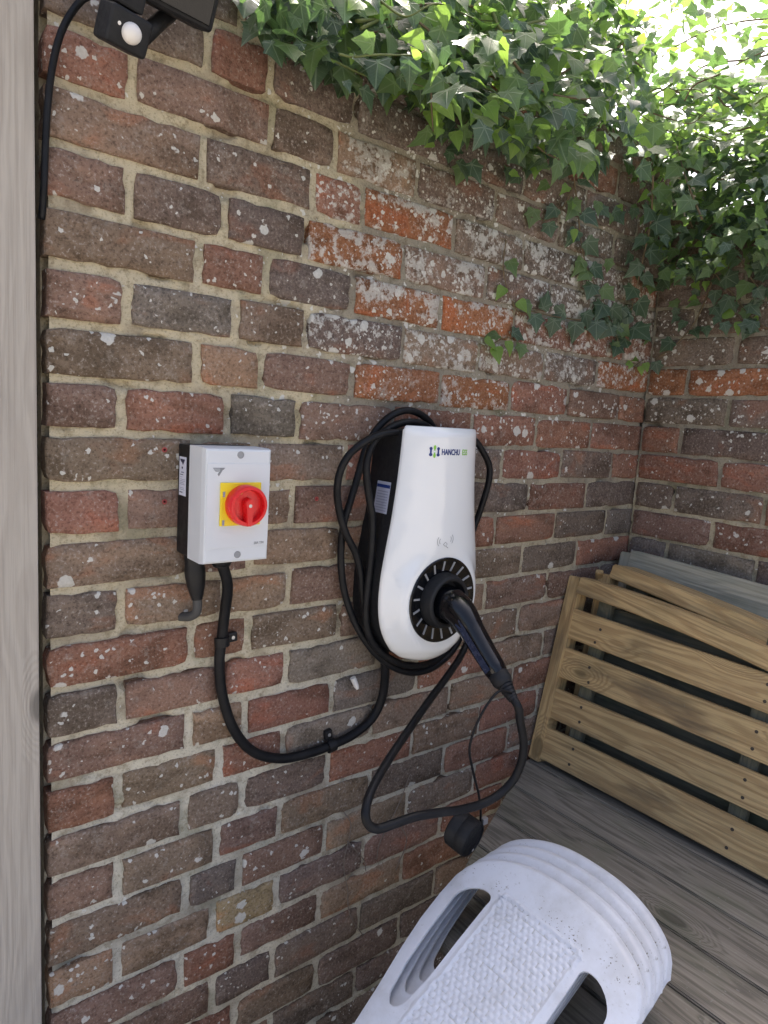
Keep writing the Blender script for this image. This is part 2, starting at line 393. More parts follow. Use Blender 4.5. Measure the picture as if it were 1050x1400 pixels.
XE = -1.466     # free end of the main wall
ODD = [-1.361, -1.196, -1.067, -.858, -.642, -.431, -.214]
EVE = [-1.251, -1.146, -.962, -.748, -.540, -.327, -.115]
TR = {0: [-1.246, -1.144, -.98, -.76, -.545, -.33, -.115], 1: [-1.353, -1.138, -1.016, -.836, -.625, -.418, -.205], 2: [-1.249, -1.056, -.953, -.734, -.528, -.325, -.115],
      3: [-1.355, -1.212, -1.067, -.856, -.634, -.427, -.205], 4: [-1.252, -1.138, -.965, -.755, -.538, -.328, -.118], 5: [-1.357, -1.189, -1.059, -.844, -.639, -.425, -.218],
      6: [-1.251, -1.142, -.956, -.741, -.529, -.323, -.113], 11: [-1.361, -1.193, -1.07, -.862, -.65, -.437, -.226], 12: [-1.25, -1.147, -.956, -.755, -.555, -.332, -.118]}
CODE = {-2: 'ddddrddd', -1: 'rdddddrd', 0: 'drdddddd', 1: 'rpdbdddd', 2: 'bdrodddr', 3: 'pddobddd', 4: 'brdoorrr', 5: 'pgbdbbdo', 6: 'btpoorpr',
        7: 'prgprrrr', 8: 'bbbrdrdr', 9: 'rpbpbdrd', 10: 'bpbbrrdg', 11: 'dbbpbbdr', 12: 'rrbbbppd', 13: 'dprgrbbd', 14: 'ptrgrbdd', 15: 'rbrgbbrb',
        16: 'bbdrbrbd', 17: 'pbpbdrbb', 18: 'bdpbdrbb', 19: 'tbydprbb', 20: 'prpbrbdd', 21: 'bpdddbdd', 22: 'prbddbdd', 23: 'pdbdddbd', 24: 'dbdddbdd', 25: 'bddbdddd', 26: 'ddbdddbd'}
WLAB = 'weathered brown and red brick wall carrying the charger, mortar sandy, ivy along its top'
wall = empty('brick_wall', (0, 0, 0), WLAB, 'wall')
KTOP, KBOT = -2, 27      # courses: k spans z -(k-1)*GA .. -k*GA
rg = random.Random(11)
for k in range(KTOP, KBOT+1):
    pp = TR.get(k, EVE if k % 2 == 0 else ODD)
    js = [rg.uniform(-.003, .003) for _ in pp] if k not in TR else [0]*len(pp)
    ed = [XE] + [a+b for a, b in zip(pp, js)] + [.012]
    code = CODE.get(k, 'bdbdbdbd')
    for i in range(len(ed)-1):
        a, b = ed[i], ed[i+1]
        left = (a+b)/2 < -1.03
        jt = (.0125 if left else .0080) + rg.uniform(-.002, .002)
        jv = (.0115 if left else .0080) + rg.uniform(-.002, .0025)
        x0 = a + (0 if i == 0 else jt/2); x1 = b - (0 if i == len(ed)-2 else jt/2)
        zc = -(k-.5)*GA + rg.uniform(-.002, .002); xc = (x0+x1)/2
        lz = math.exp(-((zc+.25)/.16)**2)*(1/(1+math.exp(-(xc+1.04)/.03)))*(1 if xc < -.62 else .58)
        lich_ = 1.15*lz + .14 + .40*max(0, min(1, (zc+.55)/.3)) + rg.uniform(.06, .22)
        if left: lich_ = rg.uniform(.10, .42) if zc < -.5 else rg.uniform(.08, .3)
        if xc > -1.03 and zc < -.62: lich_ = rg.uniform(.03, .20)
        y = rg.uniform(-.0022, .0022) + (rg.uniform(-.003, .001) if left else 0)
        place_brick(wall, Matrix.Translation((xc, y, zc)), x1-x0, GA-jv, code[i % len(code)], min(lich_, 1), rg)

def mortar_sheet(name, u0, u1, z0, z1, fn, parent, step=.0055, base=.0052):
    nu = int((u1-u0)/step); nz = int((z1-z0)/step); vs = []
    for j in range(nz+1):
        z = z0+(z1-z0)*j/nz
        for i in range(nu+1):
            u = u0+(u1-u0)*i/nu
            n = mnoise.noise((u*46, z*46, 3.1))*.0020 + mnoise.noise((u*130, z*130, 9.7))*.0020 + mnoise.noise((u*11, z*11, 5.5))*.0012
            hole = mnoise.noise((u*16, z*30, 21.3))
            if hole < -.42: n += min(.011, (-.42-hole)*.09)
            vs.append(fn(u, base+n, z))
    fs = [(j*(nu+1)+i, j*(nu+1)+i+1, (j+1)*(nu+1)+i+1, (j+1)*(nu+1)+i) for j in range(nz) for i in range(nu)]
    return obj(name, mesh(name, vs, fs, True), M_mortar, parent)
ZT = -(KTOP-1)*GA; ZB = GZ
mortar_sheet('mortar', XE+.007, .02, ZB, ZT, lambda u, y, z: (u, y, z), wall)
box('core', XE+.0015, .23, .028, .215, ZB, ZT-.002, M_mortar, wall)

swall = empty('brick_wall', (0, 0, 0), 'dark red brick side wall in the corner behind the leaning wooden panels', 'wall')
BC = {k: 'ddrd' for k in range(-1, 28)}
BC.update({1: 'dddr', 2: 'ddrd', 3: 'dddd', 4: 'dddr', 5: 'oord', 6: 'dddr', 7: 'rddr', 8: 'rrdr', 9: 'ddrd', 10: 'prrd', 11: 'ggdd', 12: 'rpdd'})
BTOP = 0
for k in range(BTOP, KBOT+1):
    ps = ([0, .114] if k % 2 else [0, .224])
    while ps[-1] < 1.1: ps.append(ps[-1]+.2235)
    for i in range(len(ps)-1):
        a, b = ps[i], ps[i+1]; jt = .0080+rg.uniform(-.002, .002); jv = .0080+rg.uniform(-.002, .002)
        u0 = a+(.006 if i == 0 else jt/2); u1 = b-jt/2; zc = -(k-.5)*GA+rg.uniform(-.0015, .0015)
        lich_ = .40*math.exp(-((zc+.35)/.25)**2)+rg.uniform(.10, .28)
        mw = Matrix.Translation((rg.uniform(-.002, .002), -(u0+u1)/2, zc)) @ Matrix.Rotation(-math.pi/2, 4, 'Z')
        place_brick(swall, mw, u1-u0, GA-jv, BC[k][i % 4], lich_, rg)
BZT = -(BTOP-1)*GA
mortar_sheet('mortar', 0, 1.15, -1.5, BZT, lambda u, y, z: (y, -u, z), swall, .0065)
box('core', .028, .229, -1.15, .0275, ZB, BZT-.002, M_mortar, swall)

for px, py in ((225, 615), (225, 686), (433, 682)):      # marker dots round old drill holes
    q_ = aty(px, py, -.0028); lathe('marker_dot', [(.0042, 0), (.0036, -.0005), (.0020, -.0005), (.0018, 0)], q_, (0, 1, 0), M_mark, wall, 12)
# ---------------------------------------------------------------- timber post on the left
post = empty('timber_post', (-1.6, -.02, GZ), 'silver grey upright timber post beside the free end of the brick wall', 'post')
mwp = Matrix.Translation((-1.588, -.004, (GZ+.75)/2)) @ Matrix(((0, 1, 0, 0), (0, 0, 1, 0), (1, 0, 0, 0), (0, 0, 0, 1)))
me = bm_mesh('post_board', box_bm(-(.75-GZ)/2, (.75-GZ)/2, -.110, .110, -.011, .22, .0025))
obj('board', me, M_post, post, mwp)

# ---------------------------------------------------------------- isolator switch
IX0, IX1, IZ0, IZ1, IYB, IYF = -1.279, -1.173, -.7055, -.534, -.047, -.104
iso = empty('isolator_switch', ((IX0+IX1)/2, 0, IZ0), 'grey isolator switch box with red rotary knob on a yellow plate', 'switch')
box('back_box', IX0, IX1-.001, IYB, -.001, IZ0+.001, IZ1-.001, M_black, iso, .003)
cv = bmesh.new()
# cover: deep lid whose rim slopes in a little, chamfered top and bottom bands
x0, x1, z0, z1 = IX0-.0005, IX1, IZ0, IZ1
prof = [(IYB-.0002, 0), (IYF+.012, .0), (IYF+.002, .0016), (IYF, .0045)]
rings = []
for y, i in prof:
    rings.append([cv.verts.new(p) for p in ((x0+i, y, z0+i), (x1-i, y, z0+i), (x1-i, y, z1-i), (x0+i, y, z1-i))])
for a, b in zip(rings, rings[1:]):
    for k in range(4): cv.faces.new((a[k], a[(k+1) % 4], b[(k+1) % 4], b[k]))
cv.faces.new(rings[-1]); cv.faces.new(rings[0][::-1])
bmesh.ops.bevel(cv, geom=[e for e in cv.edges if e.calc_face_angle(0) > .5], offset=.0016, segments=2, affect='EDGES')
cover = obj('cover', bm_mesh('cover', cv), M_grey, iso)
box('raised_panel', x0+.003, x1-.003, IYF-.0012, IYF+.0005, z0+.024, z1-.0225, M_grey, cover, .0006)
ixc = (IX0+IX1)/2
for zz in (IZ1-.0095, IZ0+.0125):
    s_ = lathe('screw', [(.0054, .001), (.0054, -.0006), (.0046, -.0010), (.0040, -.0003), (0, -.0003)], (ixc+.001, IYF, zz), (0, 1, 0), M_dimple, iso, 20)
kz = -.6170; kx = -1.2225
box('yellow_plate', kx-.034, kx+.031, IYF-.0045, IYF-.001, kz-.031, kz+.033, M_yellow, iso, .0012)
for dx, dz in ((-.029, .016), (-.029, -.026)):
    box('slot', kx+dx-.0016, kx+dx+.0016, IYF-.0049, IYF-.003, kz+dz-.004, kz+dz+.004, M_inkfaint, iso, 0)
KX, KZ, KY = kx+.003, kz, IYF-.0045
knob = lathe('knob', [(.0300, 0), (.0305, -.004), (.0300, -.0170), (.0285, -.0195), (.0245, -.0200), (.0235, -.0185), (.0230, -.0095), (0, -.0095)], (KX, KY, KZ), (0, 1, 0), M_red, iso, 48)
kb = bmesh.new()
vv = [(-.0052, -.030), (.0052, -.030), (.0068, -.004), (.0090, .0075), (.0, .0135), (-.0090, .0075), (-.0068, -.004)]
lo_ = [kb.verts.new((KX+a, KY-.009, KZ+b)) for a, b in vv]; hi_ = [kb.verts.new((KX+a*.8, KY-.0215, KZ+b*(.98 if b < -.02 else .85))) for a, b in vv]
for i in range(7): kb.faces.new((lo_[i], lo_[(i+1) % 7], hi_[(i+1) % 7], hi_[i]))
kb.faces.new(hi_); kb.faces.new(lo_[::-1]); bmesh.ops.bevel(kb, geom=list(kb.edges), offset=.0012, segments=2, affect='EDGES')
obj('grip', bm_mesh('grip', kb), M_red, knob)
lathe('centre_screw', [(.0026, 0), (.0026, -.0008), (0, -.0008)], (KX, KY-.0212, KZ+.001), (0, 1, 0), M_metal, knob, 14)
lathe('pin_hole', [(.0034, 0), (.0034, -.002), (.0018, -.002), (.0014, -.0004), (0, -.0004)], (KX-.0115, KY-.0098, KZ+.0205), (0, 1, 0), M_yellow, knob, 14)
def poly(name, pts, y, mat, parent, th=.0003):
    """flat print on a plane facing -y"""
    b = bmesh.new(); f = b.faces.new([b.verts.new((p[0], y, p[1])) for p in pts])
    r_ = bmesh.ops.extrude_face_region(b, geom=[f]); bmesh.ops.translate(b, vec=(0, -th, 0), verts=[v for v in r_['geom'] if isinstance(v, bmesh.types.BMVert)])
    return obj(name, bm_mesh(name, b), mat, parent)
def text_mesh(s, size, off=0):
    cu = bpy.data.curves.new('t', 'FONT'); cu.body = s; cu.size = size; cu.align_x = 'LEFT'; cu.resolution_u = 3; cu.offset = off
    o = bpy.data.objects.new('t', cu); C.objects.link(o); dg = bpy.context.evaluated_depsgraph_get()
    me = bpy.data.meshes.new_from_object(o.evaluated_get(dg)); bpy.data.objects.remove(o); bpy.data.curves.remove(cu)
    return me
def text(name, s, size, x, z, yfn, mat, parent, sx=1.0, bold=0):
    me = text_mesh(s, size, bold)
    bm = bmesh.new(); bm.from_mesh(me)
    bmesh.ops.subdivide_edges(bm, edges=[e for e in bm.edges if e.calc_length() > size*.3], cuts=1)
    for v in bm.verts:
        X = x+v.co.x*sx; Z = z+v.co.y; v.co = (X, yfn(X, Z)-.0005, Z)
    r_ = bmesh.ops.extrude_face_region(bm, geom=list(bm.faces)); bmesh.ops.translate(bm, vec=(0, -.0003, 0), verts=[v for v in r_['geom'] if isinstance(v, bmesh.types.BMVert)])
    bm.to_mesh(me); bm.free(); me.materials.clear()
    return obj(name, me, mat, parent)
yi = lambda a, b: IYF-.0012
lx, lz_ = IX0+.0105, IZ1-.0285
poly('emblem', [(lx, lz_), (lx+.019, lz_), (lx+.0165, lz_-.0030), (lx+.0155, lz_-.0030), (lx+.0095, lz_-.0125), (lx+.0075, lz_-.0092), (lx+.0110, lz_-.0046), (lx+.0085, lz_-.0058), (lx+.0045, lz_-.0056)], IYF-.0013, M_greyl, iso)
for i in range(3): poly('emblem', [(lx+.001+i*.0015, lz_-.0014-.0014*i), (lx+.011, lz_-.0014-.0014*i), (lx+.011, lz_-.0019-.0014*i), (lx+.001+i*.0015, lz_-.0019-.0014*i)], IYF-.0018, M_grey, iso, .0002)
text('lettering', '20A TP4', .0058, IX1-.0265, IZ0+.0270, yi, M_greyl, iso, .82)
# side sticker on the black back box (faces -x)
xs = IX0-.0006
def sidebox(name, ya, yb, za, zb, mat, parent, x=xs, th=.0004): return box(name, x-th, x, ya, yb, za, zb, mat, parent)
lab = sidebox('side_label', -.036, -.010, -.613, -.554, M_sticker, iso)
b = bmesh.new(); f = b.faces.new([b.verts.new((xs-.0009, *p)) for p in ((-.013, -.5575), (-.032, -.5575), (-.030, -.5605), (-.0245, -.5665), (-.022, -.5635), (-.0165, -.5610))])
obj('label_emblem', bm_mesh('label_emblem', b), M_ink, lab)
for za, zb, ya, yb, mm in ((-.5690, -.5720, -.024, -.020, M_ink), (-.5765, -.5785, -.0185, -.029, M_inkfaint), (-.5805, -.5815, -.014, -.026, M_ink), (-.5845, -.5850, -.014, -.023, M_inkfaint), (-.5880, -.5886, -.014, -.033, M_inkfaint), (-.5905, -.5911, -.014, -.033, M_inkfaint), (-.5930, -.5936, -.014, -.031, M_inkfaint), (-.5955, -.5961, -.014, -.033, M_inkfaint), (-.6010, -.6016, -.014, -.029, M_inkfaint), (-.6035, -.6041, -.014, -.032, M_inkfaint), (-.6075, -.6086, -.013, -.024, M_ink)):
    sidebox('label_print', min(ya, yb), max(ya, yb), min(za, zb), max(za, zb), mm, lab, xs-.0006, .0003)
# gland under the box
gx = -1.226; gy = -.052
lathe('cable_gland', [(.016, 0), (.0170, .004), (.0170, .010), (.0145, .016), (.0125, .0175), (.0125, .019), (0, .019)], (gx, gy, IZ0+.002), (0, 0, -1), M_black, iso, 20)

# armoured tail under the box, going into the wall
tail = empty('armoured_cable', (-1.272, -.03, IZ0-.09), 'short armoured cable in a black rubber shroud entering the wall below the switch', 'cable')
sx_ = -1.262; sy_ = -.030
lathe('shroud', [(.0150, -.002), (.0150, .018), (.0160, .022), (.0160, .034), (.0142, .048), (.0110, .063), (.0088, .070), (.0088, .072), (0, .072)], (sx_, sy_, IZ0), (.10, .0, -1), M_black, tail, 24)
tube('cable', [(sx_+.007, sy_, IZ0-.068), (sx_+.008, sy_, IZ0-.085), (sx_+.007, sy_+.004, IZ0-.096), (sx_+.001, sy_+.016, IZ0-.104), (sx_-.006, sy_+.034, IZ0-.108)], .0072, M_braid, tail, 14)

# ---------------------------------------------------------------- supply cable with clips
sup = [Vector((gx, gy, IZ0-.010))]+[aty(*p, y) for *p, y in ((311, 800, -.040), (307, 840, -.022), (303, 875, -.014), (300, 905, -.013), (304, 950, -.013), (320, 998, -.013), (347, 1028, -.013), (385, 1037, -.013), (425, 1029, -.013), (452, 1019, -.013), (482, 1005, -.013), (507, 984, -.014), (521, 958, -.02), (526, 930, -.03), (526, 900, -.04), (526, 870, -.045))]
sc_ = empty('supply_cable', tuple(sup[8]), 'thick black supply cable hanging in a curve between the switch and the charger', 'cable')
tube('cord', sup, .0088, M_rubber, sc_, 16, 10)
def clip(cx, cz, ang, lab):
    e = empty('cable_clip', (cx, 0, cz), lab, 'clip', 'clips holding the supply cable')
    mw = Matrix.Translation((cx, 0, cz)) @ Matrix.Rotation(ang, 4, 'Y')
    vs, fs = [], []; ns = 16
    for i in range(ns+1):
        a = math.pi*i/ns
        for r in (.0105, .0130):
            for zz in (-.008, .008): vs.append(mw @ Vector((math.cos(a)*r, -.013-math.sin(a)*r if True else 0, zz)))
    for i in range(ns):
        a = i*4; b = a+4
        fs += [(a, a+1, b+1, b), (a+2, b+2, b+3, a+3), (a, b, b+2, a+2), (a+1, a+3, b+3, b+1)]
    fs += [(0, 2, 3, 1), (ns*4, ns*4+1, ns*4+3, ns*4+2)]
    obj('strap', mesh('strap', vs, fs, False), M_black, e)
    bm = box_bm(.0110, .030, -.0115, -.0005, -.008, .008, .0030, 3); bmesh.ops.transform(bm, matrix=mw, verts=bm.verts)
    obj('tab', bm_mesh('tab', bm), M_black, e)
    lathe('nail', [(.0034, 0), (.0030, -.0012), (0, -.0016)], mw @ Vector((.0215, -.0115, 0)), (0, 1, 0), M_metal, e, 14)
p = aty(303, 876, -.013); clip(p.x, p.z, R(-4), 'black cable clip below the switch where the supply cable starts down')
p = aty(452, 1019, -.013); clip(p.x, p.z, R(-98), 'black cable clip at the lowest part of the supply cable curve, near the charger')

# ---------------------------------------------------------------- charger
CX, CZD = -.811, -.808
ch = empty('charging_unit', (CX, 0, -.935), 'white electric car charging unit with black sides on the brick wall', 'charger')
HWT = [(-.487, .0855), (-.489, .0885), (-.494, .0905), (-.55, .0935), (-.60, .0975), (-.66, .1045), (-.72, .1145), (-.76, .1205), (-.80, .1225), (-.83, .1205), (-.86, .1135), (-.885, .1015), (-.905, .086), (-.920, .066), (-.930, .042), (-.9345, .020), (-.9355, .004)]
HZ = np.array([a for a, _ in HWT])[::-1]; HV = np.array([b for _, b in HWT])[::-1]
def hw(z): return float(np.interp(z, HZ, HV))
YE = -.086
def ss(a, b, x): t = max(0, min(1, (x-a)/(b-a))); return t*t*(3-2*t)
def yfront(x, z):
    h = max(hw(z), .004); u = max(-1, min(1, (x-CX)/h))
    low = ss(-.55, -.80, z)
    y = YE-.0015-(.033+.006*low)*max(0, 1-abs(u)**2.2)**.75*min(1, h/.09)
    y += .010*ss(-.500, -.487, z)*(1-u*u)
    d = math.hypot(x-CX, z-CZD)
    k = 1-ss(.083, .112, d)
    y = y*(1-k)-.1236*k
    return -.114 if d < .0700 else y
zs = [z for z, _ in HWT]
zz_ = []
for a, b in zip(zs, zs[1:]):
    n = max(1, int(round((a-b)/.006)))
    zz_ += [a+(b-a)*i/n for i in range(n)]
zz_.append(zs[-1])
zsm = zz_
us = [-1, -.995, -.98, -.95, -.9]+[-.8+.08*i for i in range(21)]+[.9, .95, .98, .995, 1]
# smooth the outline a little
def hws(z): return sum(hw(z+d)*w_ for d, w_ in ((-.012, .2), (-.006, .2), (0, .2), (.006, .2), (.012, .2))) if -.895 < z < -.51 else hw(z)
vs, fs = [], []; nu = len(us)
for z in zsm:
    h = hws(z)
    for u in us: x = CX+u*h; vs.append((x, yfront(x, z) if abs(u) < 1 else YE, z))
for j in range(len(zsm)-1):
    for i in range(nu-1):
        a = j*nu+i; x = sum(vs[q][0] for q in (a, a+1, a+nu, a+nu+1))/4; z = (zsm[j]+zsm[j+1])/2
        fs.append((a, a+nu, a+nu+1, a+1))
fs.append(tuple(range(nu))[::1]); fs.append(tuple((len(zsm)-1)*nu+i for i in reversed(range(nu))))
fr = obj('front_cover', mesh('front_cover', vs, fs, True), M_white, ch)
# thin white rim behind and the black body
def side_body(name, ins, y0, y1, mat):
    vs, fs = [], []; L = [(CX-hws(z)+ins, z) for z in zsm[2:]]; Rr = [(CX+hws(z)-ins, z) for z in zsm[2:]]
    ring = L+[(CX, zsm[-1]+ins)]+Rr[::-1]; n = len(ring)
    for y in (y0, y1): vs += [(x, y, z+(-ins if z > -.5 else 0)) for x, z in ring]
    for i in range(n): q = (i+1) % n; fs.append((i, q, n+q, n+i))
    fs.append(tuple(range(n))); fs.append(tuple(range(2*n-1, n-1, -1)))
    bm = bmesh.new(); bm.from_mesh(mesh('t', vs, fs)); me = bm_mesh(name, bm)
    return obj(name, me, mat, ch)
side_body('cover_rim', .0004, YE+.0030, YE-.0005, M_white)
side_body('black_body', .0025, 0, YE+.0029, M_matt)
# socket face
disc = lathe('socket_ring', [(.0815, .004), (.0815, -.0010), (.0800, -.0022), (.0770, -.0022), (.054, .0035), (0, .0035)], (CX, -.1245, CZD), (0, 1, 0), M_gloss, ch, 64)
for k in range(18):
    a = 2*math.pi*(k+.35)/18
    bm = box_bm(.0560, .0750, -.0008, .0008, -.0019, .0019)
    for v in bm.verts:
        r = v.co.x; v.co.y += -.1245-.0024+(.0770-r)*(.0057/.023)-.0006 if False else -.1245-.0022+max(0, (.0770-r))*(.0057/.023)-.0004
    bmesh.ops.transform(bm, matrix=Matrix.Translation((CX, 0, CZD)) @ Matrix.Rotation(a, 4, 'Y'), verts=bm.verts)
    obj('ring_slot', bm_mesh('ring_slot', bm), M_slot, disc)
lathe('holster', [(.0530, 0), (.0525, -.012), (.0490, -.022), (.0450, -.0245), (.0410, -.0235), (.0395, -.014), (.0385, -.004), (0, -.004)], (CX, -.121, CZD), (0, 1, 0), M_matt, ch, 56)
# logo on the cover
def ysf(x, z): return yfront(x, z)
def ribbon(name, pts, wd, mat, parent):
    vs, fs = [], []; P = [Vector((a, b)) for a, b in pts]
    for i, p in enumerate(P):
        T = (P[min(i+1, len(P)-1)]-P[max(i-1, 0)]).normalized(); N = Vector((-T.y, T.x))
        for s in (-.5, .5):
            q = p+N*wd*s; vs.append((q.x, yfront(q.x, q.y)-.0006, q.y))
    for i in range(len(P)-1): fs.append((2*i, 2*i+1, 2*i+3, 2*i+2))
    return obj(name, mesh(name, vs, fs), mat, parent)
def blob(name, cx, cz, a, b, mat):
    vs = []; n = 14
    for k in range(n):
        t = 2*math.pi*k/n; x = cx+a*math.cos(t); z = cz+b*math.sin(t); vs.append((x, yfront(x, z)-.0006, z))
    return obj(name, mesh(name, vs, [tuple(range(n))]), mat, ch)
LZ = -.5305
L0 = -.8625
for i, (dx, mat, dz, s) in enumerate(((.003, M_blue, 0, 1), (.0105, M_green, 0, 1.45), (.018, M_blue, 0, 1))):
    xx = L0+dx; hgt = .0082*s if i != 1 else .0105
    if i == 1:
        blob('emblem', xx, LZ+.0072, .0026, .0044, mat); blob('emblem', xx, LZ-.0072, .0026, .0044, mat)
        ribbon('emblem', [(xx, LZ+.006), (xx, LZ+.0015)], .0026, mat, ch); ribbon('emblem', [(xx, LZ-.0015), (xx, LZ-.006)], .0026, mat, ch)
    else:
        blob('emblem', xx, LZ+.0052, .0030, .0030, mat); blob('emblem', xx, LZ-.0058, .0034, .0030, mat)
        ribbon('emblem', [(xx, LZ+.005), (xx, LZ-.005)], .0036, mat, ch)
text('lettering', 'HANCHU', .0150, L0+.0250, LZ-.0053, ysf, M_blue, ch, .70, .00035)
text('lettering', 'ESS', .0148, L0+.0765, LZ-.0052, ysf, M_green, ch, .80, .00012)
# contactless symbol
sx0, sz0 = -.8165, -.695
for r_ in (.0075, .0125):
    ribbon('contactless_symbol', [(sx0-.006-r_*math.cos(t), sz0+r_*math.sin(t)) for t in [R(-40+80*i/8) for i in range(9)]], .0011, M_greyl, ch)
    ribbon('contactless_symbol', [(sx0+.008+r_*math.cos(t), sz0+.003+r_*math.sin(t)) for t in [R(-40+80*i/8) for i in range(9)]], .0011, M_greyl, ch)
ribbon('contactless_symbol', [(sx0-.004, sz0-.006), (sx0+.001, sz0-.002), (sx0+.006, sz0-.006), (sx0+.001, sz0-.010), (sx0-.004, sz0-.006)], .0011, M_greyl, ch)
ribbon('contactless_symbol', [(sx0+.003, sz0-.010), (sx0+.009, sz0-.014)], .0012, M_greyl, ch)
# rating sticker on the left flank
za, zb = -.650, -.592
def xside(z): return CX-hws(z)+.0025-.0008
def flank(name, ya, yb, z0, z1, mat, parent, off=0.0):
    return obj(name, mesh(name, [(xside(z0)-off, ya, z0), (xside(z0)-off, yb, z0), (xside(z1)-off, yb, z1), (xside(z1)-off, ya, z1)], [(0, 1, 2, 3)]), mat, parent)
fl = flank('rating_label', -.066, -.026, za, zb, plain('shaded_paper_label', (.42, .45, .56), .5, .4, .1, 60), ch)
flank('label_band', -.065, -.027, zb-.0115, zb-.0055, M_blue, fl, .0006)
for i in range(8): flank('label_print', -.062, -.030, za+.004+i*.005, za+.0058+i*.005, M_inkfaint, fl, .0006)

# ---------------------------------------------------------------- charging cable with plug
cc = empty('charging_cable', (CX, -.2, -.9), 'black charging cable coiled round the charger, its plug resting in the socket', 'cable')
plug = [(CX, -.120, CZD), (CX, -.150, -.812), (CX, -.172, -.819), (CX, -.192, -.832), (CX, -.212, -.849), (CX, -.235, -.869), (CX, -.262, -.891), (CX, -.278, -.904)]
def oval_tube(name, pts, prof, mat, parent, sides=24, n=6, e=2.6):
    """prof: list of (t, half-width sideways, half-height in the bend plane)"""
    path = smooth_path(pts, n); vs, fs = [], []; m = len(path)
    L = [0]
    for a, b in zip(path, path[1:]): L.append(L[-1]+(b-a).length)
    T_, A_, B_ = zip(*prof)
    for i, p in enumerate(path):
        T = (path[min(i+1, m-1)]-path[max(i-1, 0)]).normalized(); X = Vector((1, 0, 0)); X = (X-T*X.dot(T)).normalized(); Y = T.cross(X)
        t = L[i]/L[-1]; a = float(np.interp(t, T_, A_)); b = float(np.interp(t, T_, B_))
        for s in range(sides):
            q = 2*math.pi*s/sides; cx, sy = math.cos(q), math.sin(q)
            vs.append(p+X*(a*math.copysign(abs(cx)**(2/e), cx))+Y*(b*math.copysign(abs(sy)**(2/e), sy)))
    for i in range(m-1):
        for s in range(sides): a = i*sides+s; b = i*sides+(s+1) % sides; fs.append((a, b, b+sides, a+sides))
    fs.append(tuple(range(sides))[::-1]); fs.append(tuple((m-1)*sides+s for s in range(sides)))
    return obj(name, mesh(name, vs, fs, True), mat, parent)
pl = oval_tube('plug', plug, [(0, .031, .031), (.16, .031, .032), (.18, .0295, .0305), (.24, .028, .0295), (.34, .0250, .0265), (.5, .0208, .0222), (.75, .0190, .0200), (.93, .0180, .0190), (1, .0155, .0160)], M_gloss, cc)
pt = smooth_path(plug, 6)
# inlaid grip panel along the camera-side of the handle
gv = []
for i in range(17, len(pt)-4):
    T = (pt[i+1]-pt[i-1]).normalized(); X = Vector((1, 0, 0)); Y = T.cross(X)
    L_ = i/(len(pt)-1); a = float(np.interp(L_, (.30, .5, 1), (.0258, .0214, .0180)))+.0004
    wd = .0075+.001*math.sin(i)
    wd = .0078
    gv.append((pt[i]-X*a*.985+Y*wd*-1.0, pt[i]-X*a*.985+Y*wd*.9))
vs = [v for g_ in gv for v in g_]
obj('grip_inlay', mesh('grip_inlay', vs, [(2*i, 2*i+1, 2*i+3, 2*i+2) for i in range(len(gv)-1)]), plain('blue_black_inlay', (.02, .03, .065), .25, .5, .1), pl)
d_ = (Vector(plug[-1])-Vector(plug[-2])).normalized()
b0 = Vector(plug[-1])
lathe('collar', [(.0150, -.004), (.0178, 0), (.0182, .012), (.0176, .016), (.0150, .020), (.0140, .022)], b0-d_*.004, d_, M_matt, pl, 26)
sp = []
for i in range(5): sp += [(.0142-.0011*i, .018+.006*i), (.0142-.0011*i, .0215+.006*i), (.0118-.0008*i, .0218+.006*i), (.0118-.0008*i, .024+.006*i)]
lathe('strain_relief', sp+[(.0085, .050), (0, .050)], b0-d_*.004, d_, M_matt, pl, 22)
e0 = b0+d_*.040
cp = [e0-d_*.02, e0, e0+d_*.02]+[aty(*p, y) for *p, y in ((711, 985, -.325), (716, 1018, -.328), (711, 1048, -.325), (695, 1075, -.318), (668, 1095, -.31), (636, 1106, -.305), (600, 1111, -.30), (566, 1117, -.295), (537, 1127, -.29), (516, 1133, -.285), (503, 1126, -.28), (500, 1108, -.272), (508, 1080, -.255), (528, 1044, -.225), (556, 1002, -.185), (586, 959, -.14), (612, 924, -.10), (632, 893, -.065), (642, 865, -.045), (640, 835, -.03), (620, 800, -.025), (590, 780, -.025))]
tube('lead', cp, .0072, M_rubber, cc, 14, 8)
CR = .0068
def loop(pts): return [aty(*p, y) for *p, y in pts]
tube('coil', loop(((605, 590, -.03), (630, 592, -.03), (649, 602, -.03), (661, 619, -.035), (669, 638, -.035), (668, 659, -.035), (661, 684, -.03), (651, 713, -.022), (636, 745, -.020), (605, 770, -.020), (580, 780, -.020))), CR, M_rubber, cc, 12)
tube('coil', loop(((600, 600, -.03), (589, 579, -.03), (574, 566, -.032), (556, 561, -.034), (537, 567, -.034), (521, 580, -.032), (509, 596, -.028), (499, 616, -.022), (491, 645, -.020), (480, 682, -.020), (470, 716, -.018), (466, 757, -.018), (469, 799, -.020), (478, 833, -.024), (492, 864, -.034), (512, 892, -.045), (534, 910, -.05), (558, 919, -.05), (582, 917, -.05), (602, 906, -.045), (620, 888, -.035), (632, 866, -.02))), CR, M_rubber, cc, 12)
tube('coil', loop(((596, 592, -.045), (578, 580, -.048), (562, 577, -.050), (547, 579, -.052), (531, 586, -.054), (514, 600, -.056), (505, 617, -.056), (501, 638, -.056), (502, 660, -.056), (505, 682, -.056), (509, 706, -.056), (509, 730, -.056), (507, 766, -.056), (503, 804, -.056), (500, 838, -.056), (504, 867, -.058), (517, 888, -.06), (538, 903, -.062), (560, 910, -.06), (584, 908, -.05), (604, 896, -.04), (620, 872, -.02))), CR, M_rubber, cc, 12)
